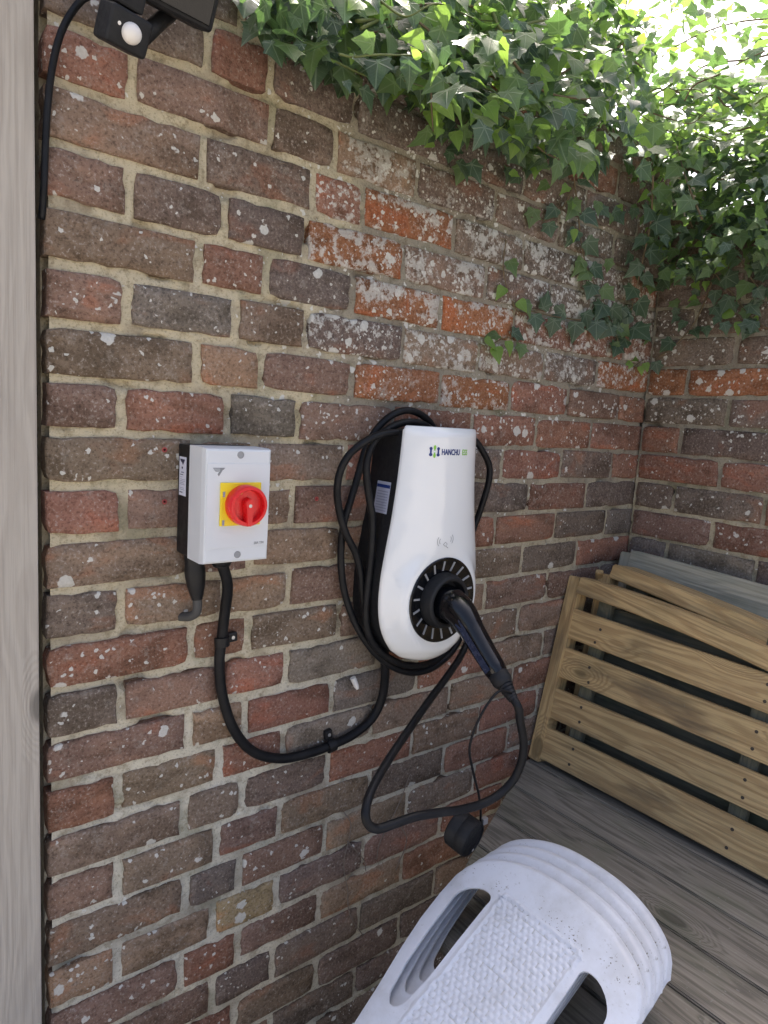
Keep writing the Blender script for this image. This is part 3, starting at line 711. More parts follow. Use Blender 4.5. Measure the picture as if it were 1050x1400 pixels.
tube('coil', loop(((560, 592, -.062), (545, 591, -.064), (525, 593, -.066), (502, 602, -.066), (480, 619, -.058), (466, 642, -.048), (461, 670, -.042), (464, 699, -.036), (473, 730, -.036), (486, 756, -.036), (493, 783, -.036), (496, 814, -.036), (499, 842, -.040), (505, 868, -.042), (520, 890, -.045), (540, 906, -.045))), CR, M_rubber, cc, 12)
# dust cap on its cord
th = [e0+Vector((0, -.002, .006))]+[aty(*p, y) for *p, y in ((683, 945, -.312), (667, 962, -.305), (654, 985, -.30), (645, 1008, -.295), (642, 1028, -.29), (647, 1056, -.285), (654, 1084, -.28), (657, 1104, -.275), (657, 1124, -.27))]
tube('cap_cord', th, .0022, M_rubber, cc, 8)
capc = aty(634, 1139, -.262)
cax = (Vector(_R)*.72-Vector(_U)*.30-Vector(_f)*.62).normalized()
cap = lathe('dust_cap', [(.0, -.021), (.0300, -.021), (.0325, -.018), (.0330, -.002), (.0320, 0), (.0330, .002), (.0330, .017), (.0312, .021), (.0290, .021), (.0283, .019), (0, .019)], capc, cax, M_matt, cc, 40)
box('cap_lug', -.006, .006, -.004, .004, -.006, .006, M_metal, cap, .001, Matrix.Translation(aty(662, 1122, -.27)))
lathe('cap_mark', [(.0030, 0), (0, 0)], capc+cax*.0196-Vector(_U)*.016-Vector(_f)*.004, cax, M_lens, cap, 10)

# ---------------------------------------------------------------- security light with sensor
lamp = empty('security_light', (-1.33, 0, .02), 'black floodlight with motion sensor at the top of the wall, by the post', 'light')
C0 = aty(168, 42, -.085)
rx, ry = R(-24), R(6)
ms = Matrix.Translation(C0) @ Matrix.Rotation(R(10), 4, 'Z') @ Matrix.Rotation(R(24), 4, 'X') @ Matrix.Rotation(R(3), 4, 'Y')
box('sensor_box', -.0265, .0265, -.020, .020, -.020, .022, M_matt, lamp, .006, ms, 3)
sn = lathe('sensor_lens', [(.0118, .002), (.0118, -.003), (.0100, -.008), (.006, -.0110), (0, -.0120)], ms @ Vector((.001, -.020, .000)), ms.to_3x3() @ Vector((0, 1, 0)), M_lens, lamp, 28)
lathe('indicator', [(.0022, 0), (0, -.001)], ms @ Vector((-.015, -.0205, .004)), ms.to_3x3() @ Vector((0, 1, 0)), M_lens, lamp, 10)
box('mount', -.020, .014, -.012, .05, .024, .060, M_matt, lamp, .003, ms)
p1 = ms @ Vector((.028, .004, .006)); p2 = aty(232, 18, -.06); p3 = aty(243, 5, -.05)
tube('bracket_arm', [p1, (p1+p2)/2+Vector((0, 0, .001)), p2, p3], .010, M_matt, lamp, 8, raw=True)
mf = Matrix.Translation(aty(240, -28, -.10)) @ Matrix.Rotation(R(8), 4, 'Z') @ Matrix.Rotation(R(25), 4, 'X')
fh = box('flood_housing', -.062, .052, -.022, .022, -.038, .05, M_matt, lamp, .008, mf, 3)
box('flood_glass', -.054, .044, -.0245, -.0215, -.031, .043, M_gloss, fh, .001, mf)
for i in range(7): box('fin', -.056+.016*i, -.052+.016*i, .0215, .030, -.02, .042, M_matt, fh, .0008, mf)
lcp = [ms @ Vector((-.010, .020, .050))]+[aty(*p, y) for *p, y in ((135, -12, -.05), (112, 0, -.032), (93, 25, -.026), (80, 55, -.022), (71, 95, -.016), (65, 145, -.011), (62, 200, -.008), (60, 255, -.006), (57, 300, .002))]
lc_ = empty('lamp_cable', tuple(lcp[5]), 'thin black cable curving down from the floodlight behind the timber post', 'cable')
tube('cord', lcp, .0044, M_rubber, lc_, 12)

# ---------------------------------------------------------------- wooden table
table = empty('garden_table', (-.55, -.6, GZ), 'weathered grey plank table top in the corner under the leaning panels', 'table')
bx_ = [-.952, -.829, -.715, -.603, -.481, -.360, -.240, -.122, -.006]
def plank(name, L, W, T, mat, parent, mw, bow=0, bev=.002, bowz=0, cutx=None, seg=10):
    bm = bmesh.new(); n = seg
    for i in range(n+1):
        x = -L/2+L*i/n; s = (2*i/n-1)
        for y, z in ((-W/2, -T/2), (W/2, -T/2), (W/2, T/2), (-W/2, T/2)):
            X = x
            if cutx and i == 0: X = x+cutx*(y/W)
            bm.verts.new((X, y+bow*(1-s*s), z+bowz*(1-s*s)))
    bm.verts.ensure_lookup_table()
    for i in range(n):
        for k in range(4): a = 4*i+k; b = 4*i+(k+1) % 4; bm.faces.new((bm.verts[a], bm.verts[b], bm.verts[b+4], bm.verts[a+4]))
    bm.faces.new([bm.verts[k] for k in (3, 2, 1, 0)]); bm.faces.new([bm.verts[4*n+k] for k in range(4)])
    bmesh.ops.recalc_face_normals(bm, faces=bm.faces)
    if bev: bmesh.ops.bevel(bm, geom=[e for e in bm.edges if e.calc_face_angle(0) > .8], offset=bev, segments=2, affect='EDGES')
    return obj(name, bm_mesh(name, bm), mat, parent, mw)
AX = Matrix(((0, 1, 0, 0), (-1, 0, 0, 0), (0, 0, 1, 0), (0, 0, 0, 1)))    # local x -> -y, local y -> +x
for i in range(len(bx_)-1):
    a, b = bx_[i]+.0019, bx_[i+1]-.0019; xm = (a+b)/2
    ye = -.006 if xm > -.36 else -.006-(-.36-xm)*.49
    y1 = -1.30; L = ye-y1
    mw = Matrix.Translation((xm, (ye+y1)/2, TZ-.011+rg.uniform(-.0008, .0008))) @ AX
    plank('board', L, b-a, .022, M_deck, table, mw, 0, .0025, 0, (-.49*(b-a) if xm < -.36 else 0))
for yy in (-.40, -.80, -1.22): plank('bearer', .88, .05, .07, M_deck, table, Matrix.Translation((-.50, yy, TZ-.022-.036)), 0, .003)
for xx, yy in ((-.90, -.45), (-.10, -.06), (-.90, -1.22), (-.10, -1.22)):
    plank('leg', TZ-.023-GZ, .06, .06, M_deck, table, Matrix.Translation((xx, yy, (TZ-.023+GZ)/2)) @ Matrix.Rotation(math.pi/2, 4, 'Y'), 0, .003)
for px, py in ((881, 1152), (892, 1110), (957, 1192)):
    q_ = atz(px, py, TZ); lathe('nail', [(.0032, -.001), (.0032, .0005), (0, .0006)], q_, (0, 0, 1), M_black, table, 10)

# ---------------------------------------------------------------- leaning slatted panels
def lean(x_foot, x_top, z_top):
    d = Vector((x_top-x_foot, 0, z_top-TZ)); L = d.length; d.normalize()
    n = Vector((-d.z, 0, d.x))          # faces the camera side (-x)
    return d, n, L
def panel(name, label, xf, xt, zt, y0, y1, slats, mat, stile_mat, rail, order='front'):
    e = empty(name, (xf, y0, TZ), label, 'panel'); d, n, L = lean(xf, xt, zt); F = Vector((xf, 0, TZ+.002))
    def basis(o, X): Yv = d if abs(X.dot(d)) < .5 else Vector((0, 1, 0)); Z = X.cross(Yv); return Matrix(((X.x, Yv.x, Z.x, o.x), (X.y, Yv.y, Z.y, o.y), (X.z, Yv.z, Z.z, o.z), (0, 0, 0, 1)))
    X = Vector((0, -1, 0))
    for a, b, dn, tilt in slats:
        o = F+d*(a+b)/2+n*dn+Vector((0, (y0+y1)/2, 0))
        mw = basis(o, X) @ Matrix.Rotation(tilt, 4, 'Z')
        plank('slat', abs(y1-y0), b-a, .016, mat, e, mw, rg.uniform(-.003, .003), .0016)
    for yy, wd, dep in ((y0-.017, .034, .046), (y1+.02, .034, .046)):
        o = F+d*L/2+Vector((0, yy, 0))+n*(-.006)
        mw = Matrix(((d.x, 0, n.x, o.x), (d.y, -1, n.y, o.y), (d.z, 0, n.z, o.z), (0, 0, 0, 1)))
        plank('stile', L, wd, dep, stile_mat, e, mw, 0, .0025)
    for yy in (y0-.10, (y0+y1)/2, y1+.10):
        o = F+d*L*.49+Vector((0, yy, 0))-n*.020
        mw = Matrix(((d.x, 0, n.x, o.x), (d.y, -1, n.y, o.y), (d.z, 0, n.z, o.z), (0, 0, 0, 1)))
        plank('batten', L*.94, .036, .018, M_slat2, e, mw, 0, .002)
    if rail:
        rmat, off, wd, dep, bow, tilt = rail
        o = F+d*(L-wd/2+off)+Vector((0, (y0+y1)/2, 0))-n*(dep/2-.018)
        mw = basis(o, X) @ Matrix.Rotation(tilt, 4, 'Z')
        plank('top_rail', abs(y1-y0)-.05, wd, dep, rmat, e, mw, bow, .003, 0, None, 16)
    return e

def screws(e, xf, xt, zt, y, zs_):
    d, n, L = lean(xf, xt, zt)
    for z in zs_: lathe('screw', [(.0036, -.0005), (.0034, .0008), (0, .0010)], Vector((xf, y+rg.uniform(-.004, .004), TZ+.002))+d*((z-TZ)/d.z)+n*.0122, n, M_rust, e, 10)
def sl_(z): return (z+1.311)/.979
fp = panel('slatted_panel', 'front slatted pine panel with four yellow-brown slats leaning in the corner', -.335, -.240, -.846, -.004, -.98,
      [(sl_(-1.299), sl_(-1.221), .004, .004), (sl_(-1.196), sl_(-1.123), .004, .003), (sl_(-1.099), sl_(-1.026), .004, -.012), (sl_(-1.004), sl_(-.931), .004, -.018)],
      M_slat, M_slat, (M_slat, -.068, .044, .070, .030, -.156))
screws(fp, -.335, -.240, -.846, -.118, (-1.28, -1.242, -1.176, -1.142, -1.08, -1.046, -.985, -.952))
screws(fp, -.335, -.240, -.846, -.50, (-1.28, -1.242, -1.176, -1.142, -1.08, -1.046, -.985, -.952))
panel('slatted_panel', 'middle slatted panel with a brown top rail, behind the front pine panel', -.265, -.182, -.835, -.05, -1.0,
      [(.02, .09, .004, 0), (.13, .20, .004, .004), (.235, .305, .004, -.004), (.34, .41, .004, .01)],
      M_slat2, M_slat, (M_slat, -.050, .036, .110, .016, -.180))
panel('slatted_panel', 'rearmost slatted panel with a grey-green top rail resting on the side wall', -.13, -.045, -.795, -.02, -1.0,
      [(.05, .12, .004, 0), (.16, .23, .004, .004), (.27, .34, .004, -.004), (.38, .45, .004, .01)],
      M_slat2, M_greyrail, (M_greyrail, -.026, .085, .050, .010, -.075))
for i, (px, py, x_, ln, an, lb) in enumerate(((845, 785, -.16, .05, 70, 'short broken timber offcut lying on the panel tops in the corner'), (820, 787, -.20, .035, 25, 'small splintered wood scrap on the front panel rail'))):
    m_ = Matrix.Translation(atx(px, py, x_)) @ Matrix.Rotation(R(an), 4, 'Z') @ Matrix.Rotation(R(50), 4, 'Y')
    o_ = plank('wood_offcut', ln, .018, .012, M_slat, None, m_, .001, .0015); tag(o_, lb, 'wood')

# ---------------------------------------------------------------- stacked white chairs, tipped forward against the table
P1 = np.array(CAM)+1.05*ray(677, 1221)
EL = R(30)
WV = Vector((0, -1, 0)); AXV = Vector((-math.cos(EL), 0, -math.sin(EL))); NV = Vector((-math.sin(EL), 0, math.cos(EL)))
SC = .0865
def chair_mesh():
    nU = 84; vs, fs, wv = [], [], []
    tb = .300
    def half(t):   # half width of the whole back at distance t below the panel top
        return float(np.interp(t, (-.07, 0.0, .06, .13, .20, .30), (.165, .166, .163, .154, .142, .128)))
    def slotL(t):
        # inner and outer edge of a side slot, as distance from the centre line
        i = float(np.interp(t, (-.02, .03, .10, .16, .21, .25), (.078, .083, .083, .082, .086, .092)))
        o = float(np.interp(t, (-.02, .03, .10, .16, .21, .25), (.132, .138, .134, .127, .116, .104)))
        return i, o
    ts0, ts1 = .006, .222
    # columns in units: centre panel | inner border | slot | frame
    cols = [0]; 
    nP, nB, nS, nF = 36, 4, 6, 7
    def sgrid(t):
        i, o = slotL(t); h = half(t)
        k = 1.0
        if t < ts0+.018: k = math.sqrt(max(0, 1-((ts0+.018-t)/.018)**2)) if t > ts0 else 0
        if t > ts1-.02: k = math.sqrt(max(0, 1-((t-ts1+.02)/.02)**2)) if t < ts1 else 0
        m = (i+o)/2; i2 = m-(m-i)*max(k, .10); o2 = m+(o-m)*max(k, .10)
        pw = i2-.012
        g = [pw*a/nP for a in range(nP+1)]+[pw+.012*a/nB for a in range(1, nB+1)]+[i2+(o2-i2)*a/nS for a in range(1, nS+1)]+[o2+(h-o2)*a/nF for a in range(1, nF+1)]
        return [-x for x in g[:0:-1]]+g
    nc = 2*(nP+nB+nS+nF)+1
    rows = [0, .004, .012, .024, .038]+[.05+.95*i/156 for i in range(157)]
    def top(sn): return -.064+.055*abs(sn)**2.6+.022*abs(sn)**18
    for r in rows:
        tm = -.060+r*(tb+.060); g = sgrid(tm); h = half(tm)
        for j, s in enumerate(g):
            sn = s/h; t = top(sn)*(1-r)**1.0+r*tb if r < 1 else tb
            t = top(sn)+(tb-top(sn))*r
            s2 = s
            curv = -.35*s*s*(1-.3*r) - .006*abs(sn)**10       # edges wrap to the front
            tl = -.007*max(0, 1-(t-top(sn))/.010)**2          # rolled lip along the top
            hgt = 0; wflag = 0
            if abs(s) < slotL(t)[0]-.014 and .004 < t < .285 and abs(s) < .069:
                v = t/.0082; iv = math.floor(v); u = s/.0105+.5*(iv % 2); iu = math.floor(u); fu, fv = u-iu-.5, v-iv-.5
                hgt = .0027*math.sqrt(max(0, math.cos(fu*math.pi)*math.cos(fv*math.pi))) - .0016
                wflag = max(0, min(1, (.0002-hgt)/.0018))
            elif abs(s) < slotL(t)[0]-.009 and .0 < t < .29 and abs(s) < .074: hgt = .0018
            vs.append((s2, t, curv+tl+hgt)); wv.append(wflag)
    for i in range(len(rows)-1):
        for j in range(nc-1):
            a = i*nc+j; cs = [a, a+1, a+nc+1, a+nc]
            jj = abs(j+.5-(nc-1)/2); t = -.060+(rows[i]+rows[i+1])/2*(tb+.060)
            if nP+nB < jj < nP+nB+nS and ts0 < t < ts1: continue
            fs.append(tuple(cs))
    me = mesh('back', vs, fs, True)
    at = me.attributes.new('weave', 'FLOAT', 'POINT'); at.data.foreach_set('value', wv)
    # give it thickness with a rim flange
    bm = bmesh.new(); bm.from_mesh(me); wl = bm.verts.layers.float.get('weave')
    loose = [v for v in bm.verts if not v.link_faces]; bmesh.ops.delete(bm, geom=loose, context='VERTS')
    bed = [e for e in bm.edges if e.is_boundary and max(abs(v.co.y) for v in e.verts) < .2999]
    for e in bed: e.smooth = False
    ex = bmesh.ops.extrude_edge_only(bm, edges=bed)
    for v in [g for g in ex['geom'] if isinstance(g, bmesh.types.BMVert)]:
        outer = abs(v.co.x) > .95*half(v.co.y) or v.co.y < -.005
        v.co.z -= .0055 if outer else .0035
        if outer: v.co.x *= 1.012; v.co.y -= .001 if v.co.y < 0 else 0
    bmesh.ops.recalc_face_normals(bm, faces=bm.faces)
    bm.to_mesh(me); bm.free(); me.polygons.foreach_set('use_smooth', [True]*len(me.polygons))
    return me
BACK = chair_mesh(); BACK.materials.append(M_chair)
def seat_mesh():
    vs, fs = [], []; n = 20
    for i in range(n+1):
        f = i/n
        for j in range(n+1):
            s = -1+2*j/n; wd = .128+.04*f; roll = .02*(1-math.cos(min(1, f*2)*math.pi/2))
            vs.append((s*wd, .300+.10*(1-math.exp(-f*6))*.5+.02*f-.006*s*s+(.03*max(0, f-.85)/.15 if f > .85 else 0), -.040-.36*f-.9*.0164*(1-f)*s*s*2+.036*(1-f)))
    for i in range(n):
        for j in range(n): a = i*(n+1)+j; fs.append((a, a+1, a+n+2, a+n+1))
    return mesh('seat', vs, fs, True)
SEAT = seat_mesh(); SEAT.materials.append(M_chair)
def leg_mesh(s, front):
    z0 = -.36 if front else -.02; bm = bmesh.new()
    y0, y1 = (.345, .700) if front else (.30, .705); dz = .0 if front else .05
    x0 = s*(.150 if front else .122)
    pr = [(-.020, -.020), (.020, -.020), (.020, .012), (-.020, .012)]
    A = [bm.verts.new((x0+a, y0, z0+b)) for a, b in pr]; B = [bm.verts.new((x0+s*.035+a*.75, y1, z0+dz+b*.75)) for a, b in pr]
    for k in range(4): bm.faces.new((A[k], A[(k+1) % 4], B[(k+1) % 4], B[k]))
    bm.faces.new(A[::-1]); bm.faces.new(B)
    bmesh.ops.bevel(bm, geom=list(bm.edges), offset=.005, segments=2, affect='EDGES')
    return bm_mesh('leg', bm)
LEGS = [leg_mesh(s, f) for s in (-1, 1) for f in (True, False)]
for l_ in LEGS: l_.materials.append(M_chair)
CL = ['white plastic chair nearest the camera, its woven-pattern back fully in view', 'second white plastic chair in the tipped stack, nested just under the nearest',
      'third white plastic chair in the tipped stack, second from the table', 'farthest white plastic chair of the tipped stack, lowest and closest to the table boards']
for i in range(4):
    org = Vector(P1)+WV*(SC-.004-.0070*i)-AXV*(.011+.0285*i)-NV*(.0220*i)
    mw = Matrix(((WV.x, AXV.x, NV.x, org.x), (WV.y, AXV.y, NV.y, org.y), (WV.z, AXV.z, NV.z, org.z), (0, 0, 0, 1)))
    e = empty('plastic_chair', tuple(org), CL[i], 'chair', 'stacked white plastic chairs')
    obj('back', BACK, None, e, mw); obj('seat', SEAT, None, e, mw)
    for l_ in LEGS: obj('leg', l_, None, e, mw)

# ---------------------------------------------------------------- dry root traces on the wall
roots = [[(470, 1110), (480, 1130), (470, 1180), (475, 1215), (478, 1250), (497, 1280)], [(475, 1150), (497, 1175), (500, 1190)], [(560, 1060), (545, 1100), (520, 1150), (515, 1175)], [(548, 1130), (556, 1150), (541, 1190)]]
rt = empty('dry_root', (-.86, 0, -1.3), 'thin dry climbing roots left clinging to the bricks below the cable loop', 'root')
for r_ in roots: tube('root_strand', [aty(*p, -.004) for p in r_], .0011, M_root, rt, 5, 4)
pg = aty(487, 932, -.006)
lathe('wall_plug', [(.006, 0), (.005, .02), (.003, .026), (0, .026)], pg+Vector((-.012, -.004, .012)), (.4, -.15, -.9), M_lens, None, 10)
tag(bpy.data.objects['wall_plug'], 'small pale wall plug stuck in the mortar below the charger', 'plug')

# ---------------------------------------------------------------- ivy
def leaf_geo(kind):
    if kind == 0: half = [(.10, -.13), (.28, -.17), (.46, -.07), (.41, .07), (.45, .18), (.61, .35), (.43, .42), (.30, .55), (.15, .78)]
    elif kind == 1: half = [(.12, -.10), (.32, -.10), (.44, .03), (.40, .20), (.46, .36), (.28, .50), (.16, .70), (.07, .88)]
    else: half = [(.14, -.12), (.34, -.08), (.43, .10), (.38, .32), (.26, .55), (.13, .78)]
    out = half+[(0, 1.0)]+[(-x, y) for x, y in half[::-1]]
    pts = [(0, 0), (0, .28), (0, .62)]+out; n = len(out); N0 = 3
    def zf(x, y): return .16*abs(x)-.22*max(0, y-.25)**2-.10*x*x-.10*max(0, -y)
    vs = [(x, y, zf(x, y)) for x, y in pts]
    fs = []
    for i in range(n-1):
        m_ = (out[i][1]+out[i+1][1])/2; c_ = 0 if m_ < .12 else (1 if m_ < .5 else 2)
        fs.append((c_, N0+i, N0+i+1))
    for side in (0, 1):
        seq = list(range(n//2)) if side == 0 else list(range(n//2+1, n))
    # stitch the three centre points
    H = n//2
    def cidx(i): m_ = (out[i][1]+out[i+1][1])/2; return 0 if m_ < .12 else (1 if m_ < .5 else 2)
    for i in range(1, n-1):
        a, b = cidx(i-1), cidx(i)
        if a != b: fs.append((a, N0+i, b))
    fs.append((0, N0+n-1, N0))
    return vs, fs, pts
GEO = [leaf_geo(k) for k in range(3)]
def leaf_me(kind, mi):
    vs, fs, pts = GEO[kind]; me = mesh('leaf', vs, fs, True); uv = me.uv_layers.new(name='leaf')
    for l in me.loops: uv.data[l.index].uv = pts[l.vertex_index]
    me.materials.append(M_leaf[mi]); return me
LM = {(k, m): leaf_me(k, m) for k in range(3) for m in range(3)}
LEAVES = []     # (location, normal, tip, size, kind, material, prominence)
ri = random.Random(5)
def basis_leaf(nrm, tip):
    n = Vector(nrm).normalized(); t = Vector(tip); t = (t-n*t.dot(n)).normalized(); x = t.cross(n)
    return x, t, n
def add_leaf(p, nrm, tip, size, kind, mi, prom): LEAVES.append((Vector(p), Vector(nrm), Vector(tip), size, kind, mi, prom))
def inpoly(x, y, P):
    c = False; j = len(P)-1
    for i in range(len(P)):
        if (P[i][1] > y) != (P[j][1] > y) and x < (P[j][0]-P[i][0])*(y-P[i][1])/(P[j][1]-P[i][1])+P[i][0]: c = not c
        j = i
    return c
def scatter(P, count, depth, size, weights, prom, base_n, spread, plane='y', tipz=-1):
    xs = [p[0] for p in P]; ys = [p[1] for p in P]; n = 0; tries = 0
    while n < count and tries < count*40:
        tries += 1
        px, py = ri.uniform(min(xs), max(xs)), ri.uniform(min(ys), max(ys))
        if not inpoly(px, py, P): continue
        d = ri.uniform(*depth); p = aty(px, py, d) if plane == 'y' else atx(px, py, d)
        nr = Vector(base_n)+Vector((ri.gauss(0, spread), ri.gauss(0, spread), ri.gauss(0, spread)))
        tp = Vector((ri.gauss(0, .6), ri.gauss(0, .5), tipz+ri.gauss(0, .4)))
        mi = ri.choices((0, 1, 2), weights)[0]
        add_leaf(p, nr, tp, ri.uniform(*size)*(.8 if mi == 2 else 1), ri.choice((0, 0, 0, 1)) if mi < 2 else ri.choice((1, 2, 1)), mi, prom+ri.random()*.2-(d if plane == 'y' else 0)*0)
        n += 1
CUR = [(325, -60), (340, 18), (372, 66), (425, 92), (465, 108), (505, 128), (545, 132), (585, 150), (600, 190), (650, 178), (700, 205), (760, 225), (800, 232), (840, 205), (875, 250), (905, 190), (890, 60), (780, -60)]
scatter(CUR, 560, (-.055, -.015), (.018, .050), (.86, .12, .02), .3, (-.25, -.8, .45), .45)
scatter(CUR, 430, (-.14, -.04), (.014, .048), (.52, .30, .18), 1.0, (-.3, -.7, .6), .45)
scatter([(560, 60), (600, 150), (700, 190), (800, 215), (860, 190), (880, 100), (760, 20)], 230, (-.24, -.10), (.022, .046), (.45, .33, .22), 1.1, (-.3, -.6, .7), .5)
TOPA = [(560, -60), (600, 40), (760, 70), (880, 130), (900, 40), (820, -60)]
scatter(TOPA, 420, (-.15, .12), (.022, .044), (.45, .35, .20), .6, (-.2, -.4, .9), .55)
SIDE = [(845, 190), (872, 262), (885, 330), (905, 392), (945, 385), (1000, 362), (1050, 345), (1110, 340), (1110, 180), (1000, 190), (920, 150)]
scatter(SIDE, 470, (-.09, -.01), (.016, .044), (.60, .30, .10), .4, (-.8, -.3, .5), .45, 'x')
scatter(SIDE, 280, (-.22, -.07), (.014, .040), (.36, .44, .20), .9, (-.6, -.3, .8), .5, 'x')
BK = [(860, 110), (900, 210), (1000, 240), (1110, 260), (1110, 120), (980, 100)]
scatter(BK, 520, (-.12, .45), (.030, .048), (.35, .45, .20), .2, (-.1, -.1, 1), .35, 'x', 0)
SKYP = [(760, -50), (830, 60), (900, 130), (1000, 150), (1110, 160), (1110, -60)]
scatter(SKYP, 380, (-.15, .6), (.024, .042), (.35, .40, .25), .2, (-.1, -.2, 1), .5, 'x', -.3)
STEMS = []
scatter([(775, 240), (780, 330), (815, 420), (840, 470), (885, 480), (895, 300), (880, 250)], 26, (-.035, -.008), (.020, .038), (.6, .27, .13), 1.2, (-.3, -.9, .2), .22)
scatter([(893, 380), (900, 450), (960, 455), (1060, 460), (1060, 340)], 34, (-.035, -.008), (.018, .036), (.65, .25, .10), 1.2, (-.9, -.25, .25), .22, 'x')
scatter([(560, 140), (600, 225), (700, 240), (780, 260), (760, 210), (620, 170)], 26, (-.08, -.01), (.022, .040), (.5, .3, .2), 1.2, (-.3, -.85, .3), .3)
def strand(pts, rad, step, size, weights, jitter=.012, nrm=(-.4, -.85, .2), mat=M_stem, leaf=True, prom=1.3):
    path = smooth_path(pts, 8); STEMS.append((path, rad, mat))
    if not leaf: return
    acc = 0; side = 1; last = path[0]
    for p in path[1:]:
        acc += (p-last).length
        if acc > step:
            acc = 0; side = -side; T = (p-last).normalized(); lat = T.cross(Vector(nrm)).normalized()*side
            nr = Vector(nrm)+Vector((ri.gauss(0, .25), ri.gauss(0, .2), ri.gauss(0, .25)))
            tp = lat*.7+Vector((0, 0, -.8))+Vector((ri.gauss(0, .2), 0, ri.gauss(0, .2)))
            mi = ri.choices((0, 1, 2), weights)[0]
            add_leaf(p+lat*jitter+Vector(nrm)*.006, nr, tp, ri.uniform(*size), ri.choice((0, 0, 1)) if mi < 2 else 2, mi, prom)
        last = p
Y = lambda *a: [aty(*p, d) for *p, d in a]
XX = lambda *a: [atx(*p, d) for *p, d in a]
strand(Y((784, 236, -.04), (790, 290, -.02), (796, 340, -.015), (806, 375, -.015), (822, 405, -.015), (836, 440, -.015), (846, 468, -.015)), .0016, .026, (.036, .050), (.8, .2, 0))
strand(Y((893, 240, -.10), (890, 300, -.08), (880, 350, -.06), (870, 395, -.03), (862, 430, -.02), (858, 470, -.015)), .0022, .026, (.038, .056), (.85, .15, 0))
strand(Y((692, 328, -.006), (688, 368, -.01), (697, 405, -.01), (711, 432, -.01)), .0014, .045, (.026, .036), (.1, .4, .5))
strand(Y((700, 418, -.008), (725, 425, -.008), (760, 433, -.010), (800, 437, -.012), (850, 430, -.015)), .0016, .030, (.036, .050), (.9, .1, 0))
strand(Y((786, 250, -.03), (772, 280, -.02), (752, 300, -.012), (726, 297, -.010)), .0014, .035, (.030, .042), (.5, .5, 0))
strand(XX((930, 270, -.10), (955, 330, -.05), (975, 370, -.03), (1000, 400, -.015), (1030, 435, -.012), (1060, 455, -.012)), .0020, .040, (.034, .050), (.8, .2, 0), nrm=(-.9, -.3, .2))
strand(XX((985, 345, -.03), (968, 400, -.012), (950, 440, -.010), (925, 470, -.010), (895, 492, -.010)), .0020, .055, (.028, .040), (.6, .3, .1), nrm=(-.9, -.3, .2))
strand(XX((1010, 350, -.03), (1030, 385, -.02), (1055, 410, -.02)), .0018, .035, (.034, .048), (.8, .2, 0), nrm=(-.9, -.3, .2))
strand(Y((640, 150, -.10), (700, 165, -.13), (740, 205, -.14), (780, 225, -.15), (800, 238, -.15)), .0018, .045, (.036, .050), (0, .25, .75))
strand(Y((400, 40, -.05), (440, 66, -.06), (475, 86, -.06), (505, 60, -.06)), .0018, .04, (.040, .055), (.6, .3, .1))
strand(Y((560, 20, -.10), (600, 60, -.14), (590, 120, -.14), (592, 180, -.12)), .0018, .045, (.036, .052), (.1, .4, .5))
strand(Y((690, 70, -.16), (735, 120, -.18), (790, 135, -.18), (825, 132, -.15)), .0022, .06, (.036, .050), (.2, .4, .4))
strand(XX((1120, 55, .25), (1030, 80, .2), (960, 92, .15), (905, 150, .05)), .0026, .05, (.032, .044), (.3, .5, .2), nrm=(-.3, -.3, .9), prom=.8)
strand(XX((1120, 25, .4), (1010, 30, .3), (930, 60, .2), (880, 100, .1)), .0022, .05, (.030, .042), (.3, .5, .2), nrm=(-.3, -.3, .9), prom=.8)
strand(XX((1110, 215, .0), (1020, 240, -.03), (940, 232, -.06), (880, 205, -.10), (820, 170, -.15)), .0026, .06, (.032, .046), (.3, .5, .2), nrm=(-.4, -.3, .9), prom=.9)
strand(XX((1120, 150, .1), (1040, 170, .05), (960, 190, .0), (900, 175, -.1)), .0022, .05, (.030, .042), (.2, .5, .3), nrm=(-.3, -.3, .9), prom=.8)
strand(XX((838, 70, .05), (848, 35, .05), (860, -10, .05), (866, -40, .05)), .0022, .04, (.032, .045), (.3, .5, .2), nrm=(-.6, -.6, .4), prom=.8)
strand(XX((960, 300, -.2), (940, 250, -.2), (925, 200, -.15)), .0022, .04, (.034, .046), (.2, .6, .2), nrm=(-.6, -.4, .6))
strand(Y((880, 492, -.006), (872, 497, -.008), (866, 502, -.008)), .0012, .012, (.022, .028), (0, 0, 1), nrm=(-.6, -.7, .3))
strand(XX((985, 445, -.012), (1000, 440, -.014), (1010, 436, -.014)), .0012, .02, (.026, .032), (0, .2, .8), nrm=(-.9, -.3, .2))
strand(Y((655, 470, -.006), (668, 473, -.008), (690, 462, -.010), (710, 466, -.010)), .0012, .018, (.028, .036), (.2, .3, .5), nrm=(-.4, -.9, .2))
for _ in range(16):      # woody runners through the mass
    px, py = ri.uniform(420, 860), ri.uniform(-30, 120); py += max(0, px-560)*.25; d = ri.uniform(-.15, -.03); pts_ = []
    for k in range(5): pts_.append(aty(px, py, d)); px += ri.uniform(15, 55); py += ri.uniform(-18, 30); d += ri.uniform(-.02, .02)
    strand(pts_, ri.uniform(.0012, .0028), .05, (.026, .042), (.5, .35, .15), mat=ri.choice((M_stem, M_stemg)), prom=.9)
for _ in range(14):
    px, py, d = ri.uniform(850, 1000), ri.uniform(110, 300), ri.uniform(-.2, -.02); pts_ = []
    for k in range(5): pts_.append(atx(px, py, d)); px += ri.uniform(10, 45); py += ri.uniform(-22, 28); d += ri.uniform(-.02, .02)
    strand(pts_, ri.uniform(.0012, .0026), .05, (.024, .040), (.4, .45, .15), nrm=(-.6, -.4, .6), mat=ri.choice((M_stem, M_stemg, M_stemg)), prom=.7)
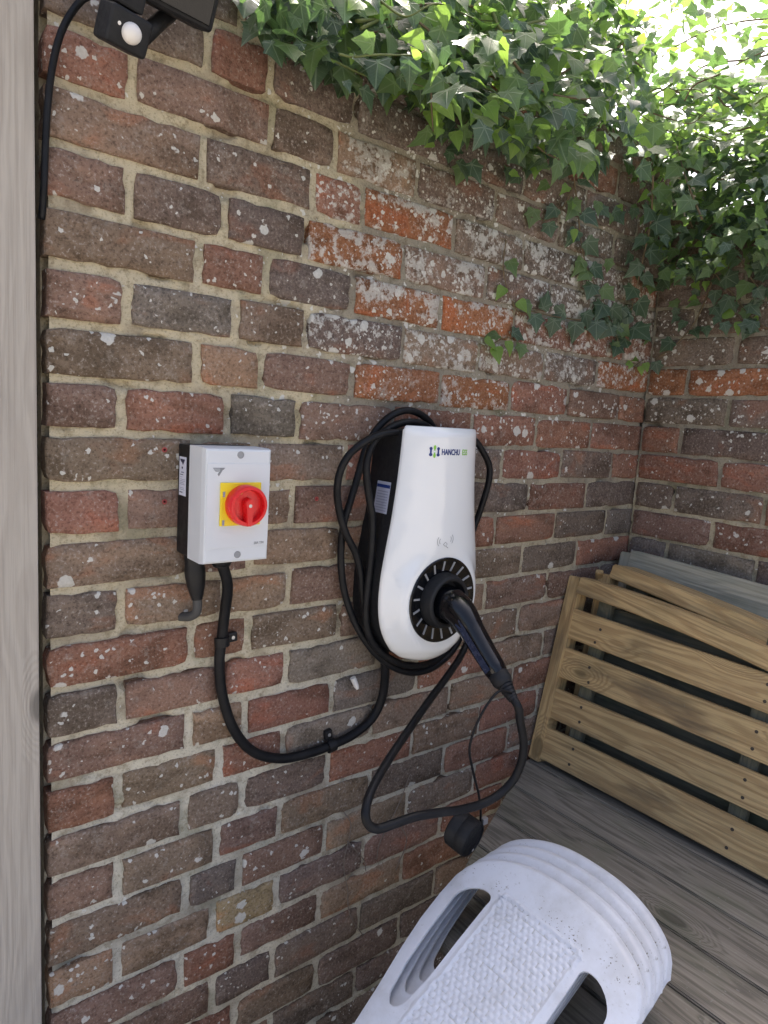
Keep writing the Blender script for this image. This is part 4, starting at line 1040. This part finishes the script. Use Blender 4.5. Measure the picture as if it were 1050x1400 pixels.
# big single leaves that stand out against the brick
for px, py, d, sz, kd, mi, tp in ((432, 88, -.05, .060, 0, 0, (0, 0, -1)), (470, 62, -.06, .062, 1, 1, (.1, 0, -1)), (513, 62, -.07, .060, 2, 1, (.1, 0, -1)), (524, 105, -.06, .070, 0, 0, (0, 0, -1)), (545, 128, -.06, .036, 2, 2, (-.3, 0, -1)),
    (592, 140, -.10, .038, 2, 2, (0, 0, -1)), (588, 172, -.09, .038, 2, 2, (.2, 0, -1)), (686, 195, -.14, .042, 2, 2, (-.4, 0, -1)), (735, 182, -.15, .046, 2, 2, (.4, 0, -1)), (702, 183, -.15, .026, 2, 2, (0, 0, -1)),
    (712, 200, -.13, .050, 0, 1, (0, 0, -1)), (778, 212, -.15, .042, 1, 2, (.1, 0, -1)), (783, 232, -.15, .036, 1, 2, (0, 0, -1)), (802, 236, -.15, .038, 2, 2, (0, 0, -1)), (655, 42, -.10, .050, 1, 2, (.2, 0, -1)), (575, 40, -.10, .055, 2, 2, (.2, 0, -1)),
    (640, 105, -.13, .052, 0, 0, (.3, 0, -1)), (655, 70, -.13, .056, 0, 1, (.6, 0, -.8)), (460, 10, -.05, .075, 1, 2, (.1, 0, -1)), (602, 35, -.10, .046, 2, 2, (-.6, 0, -.8))):
    add_leaf(aty(px, py, d)+Vector((0, 0, .02)), (-.45, -.85, .25+ri.uniform(-.1, .2)), tp, sz, kd, mi, 3)

ivy = empty('ivy_plant', (-.4, .05, ZT-.1), 'green ivy spilling over the brick walls at the corner, trailing stems against the sky', 'ivy')
cf = Vector(_f)
def score(l): return l[6]*1.0 - (l[0]-Vector(CAM)).length*.35 + l[3]*6
def vis(l):
    v = np.array(l[0])-CAM; z = v@_f
    if z < .1: return False
    return -15 < 525+FPX*(v@_R)/z < 1065 and -15 < 700-FPX*(v@_U)/z < 1415
inview = [l for l in LEAVES if vis(l)]; out_ = [l for l in LEAVES if not vis(l)]
inview.sort(key=score, reverse=True)
for p, n_, t_, sz, kd, mi, pr in inview[:300]:
    x, t, n = basis_leaf(n_, t_); s = sz; x = x*ri.uniform(.78, 1.12); n = n*ri.uniform(.3, 2.2)
    o = bpy.data.objects.new('leaf', LM[(kd, mi)]); C.objects.link(o); o.parent = ivy; o.matrix_parent_inverse = Matrix.Translation(ivy.location).inverted()
    o.matrix_basis = Matrix(((x.x*s, t.x*s, n.x*s, p.x), (x.y*s, t.y*s, n.y*s, p.y), (x.z*s, t.z*s, n.z*s, p.z), (0, 0, 0, 1)))
for mi in range(3):
    V, Fs, UV = [], [], []
    for p, n_, t_, sz, kd, m2, pr in inview[300:]+out_:
        if m2 != mi: continue
        x, t, n = basis_leaf(n_, t_); vs, fs, pts = GEO[kd]; o = len(V); x = x*ri.uniform(.75, 1.12); n = n*ri.uniform(.2, 2.4)
        V += [p+(x*a+t*b+n*c)*sz for a, b, c in vs]; Fs += [tuple(o+i for i in f) for f in fs]; UV += pts
    me = mesh('foliage', V, Fs, True); uv = me.uv_layers.new(name='leaf')
    for l in me.loops: uv.data[l.index].uv = UV[l.vertex_index]
    o = obj('foliage', me, M_leaf[mi], ivy); tag(o, kind='stuff')
for path, rad, mat in STEMS:
    vs, fs = tube_vf(path, lambda t, r=rad: r*(1.15-.5*t), 6); obj('stem', mesh('stem', vs, fs, True), mat, ivy)
print('leaves', len(LEAVES), 'objects', len(bpy.data.objects))
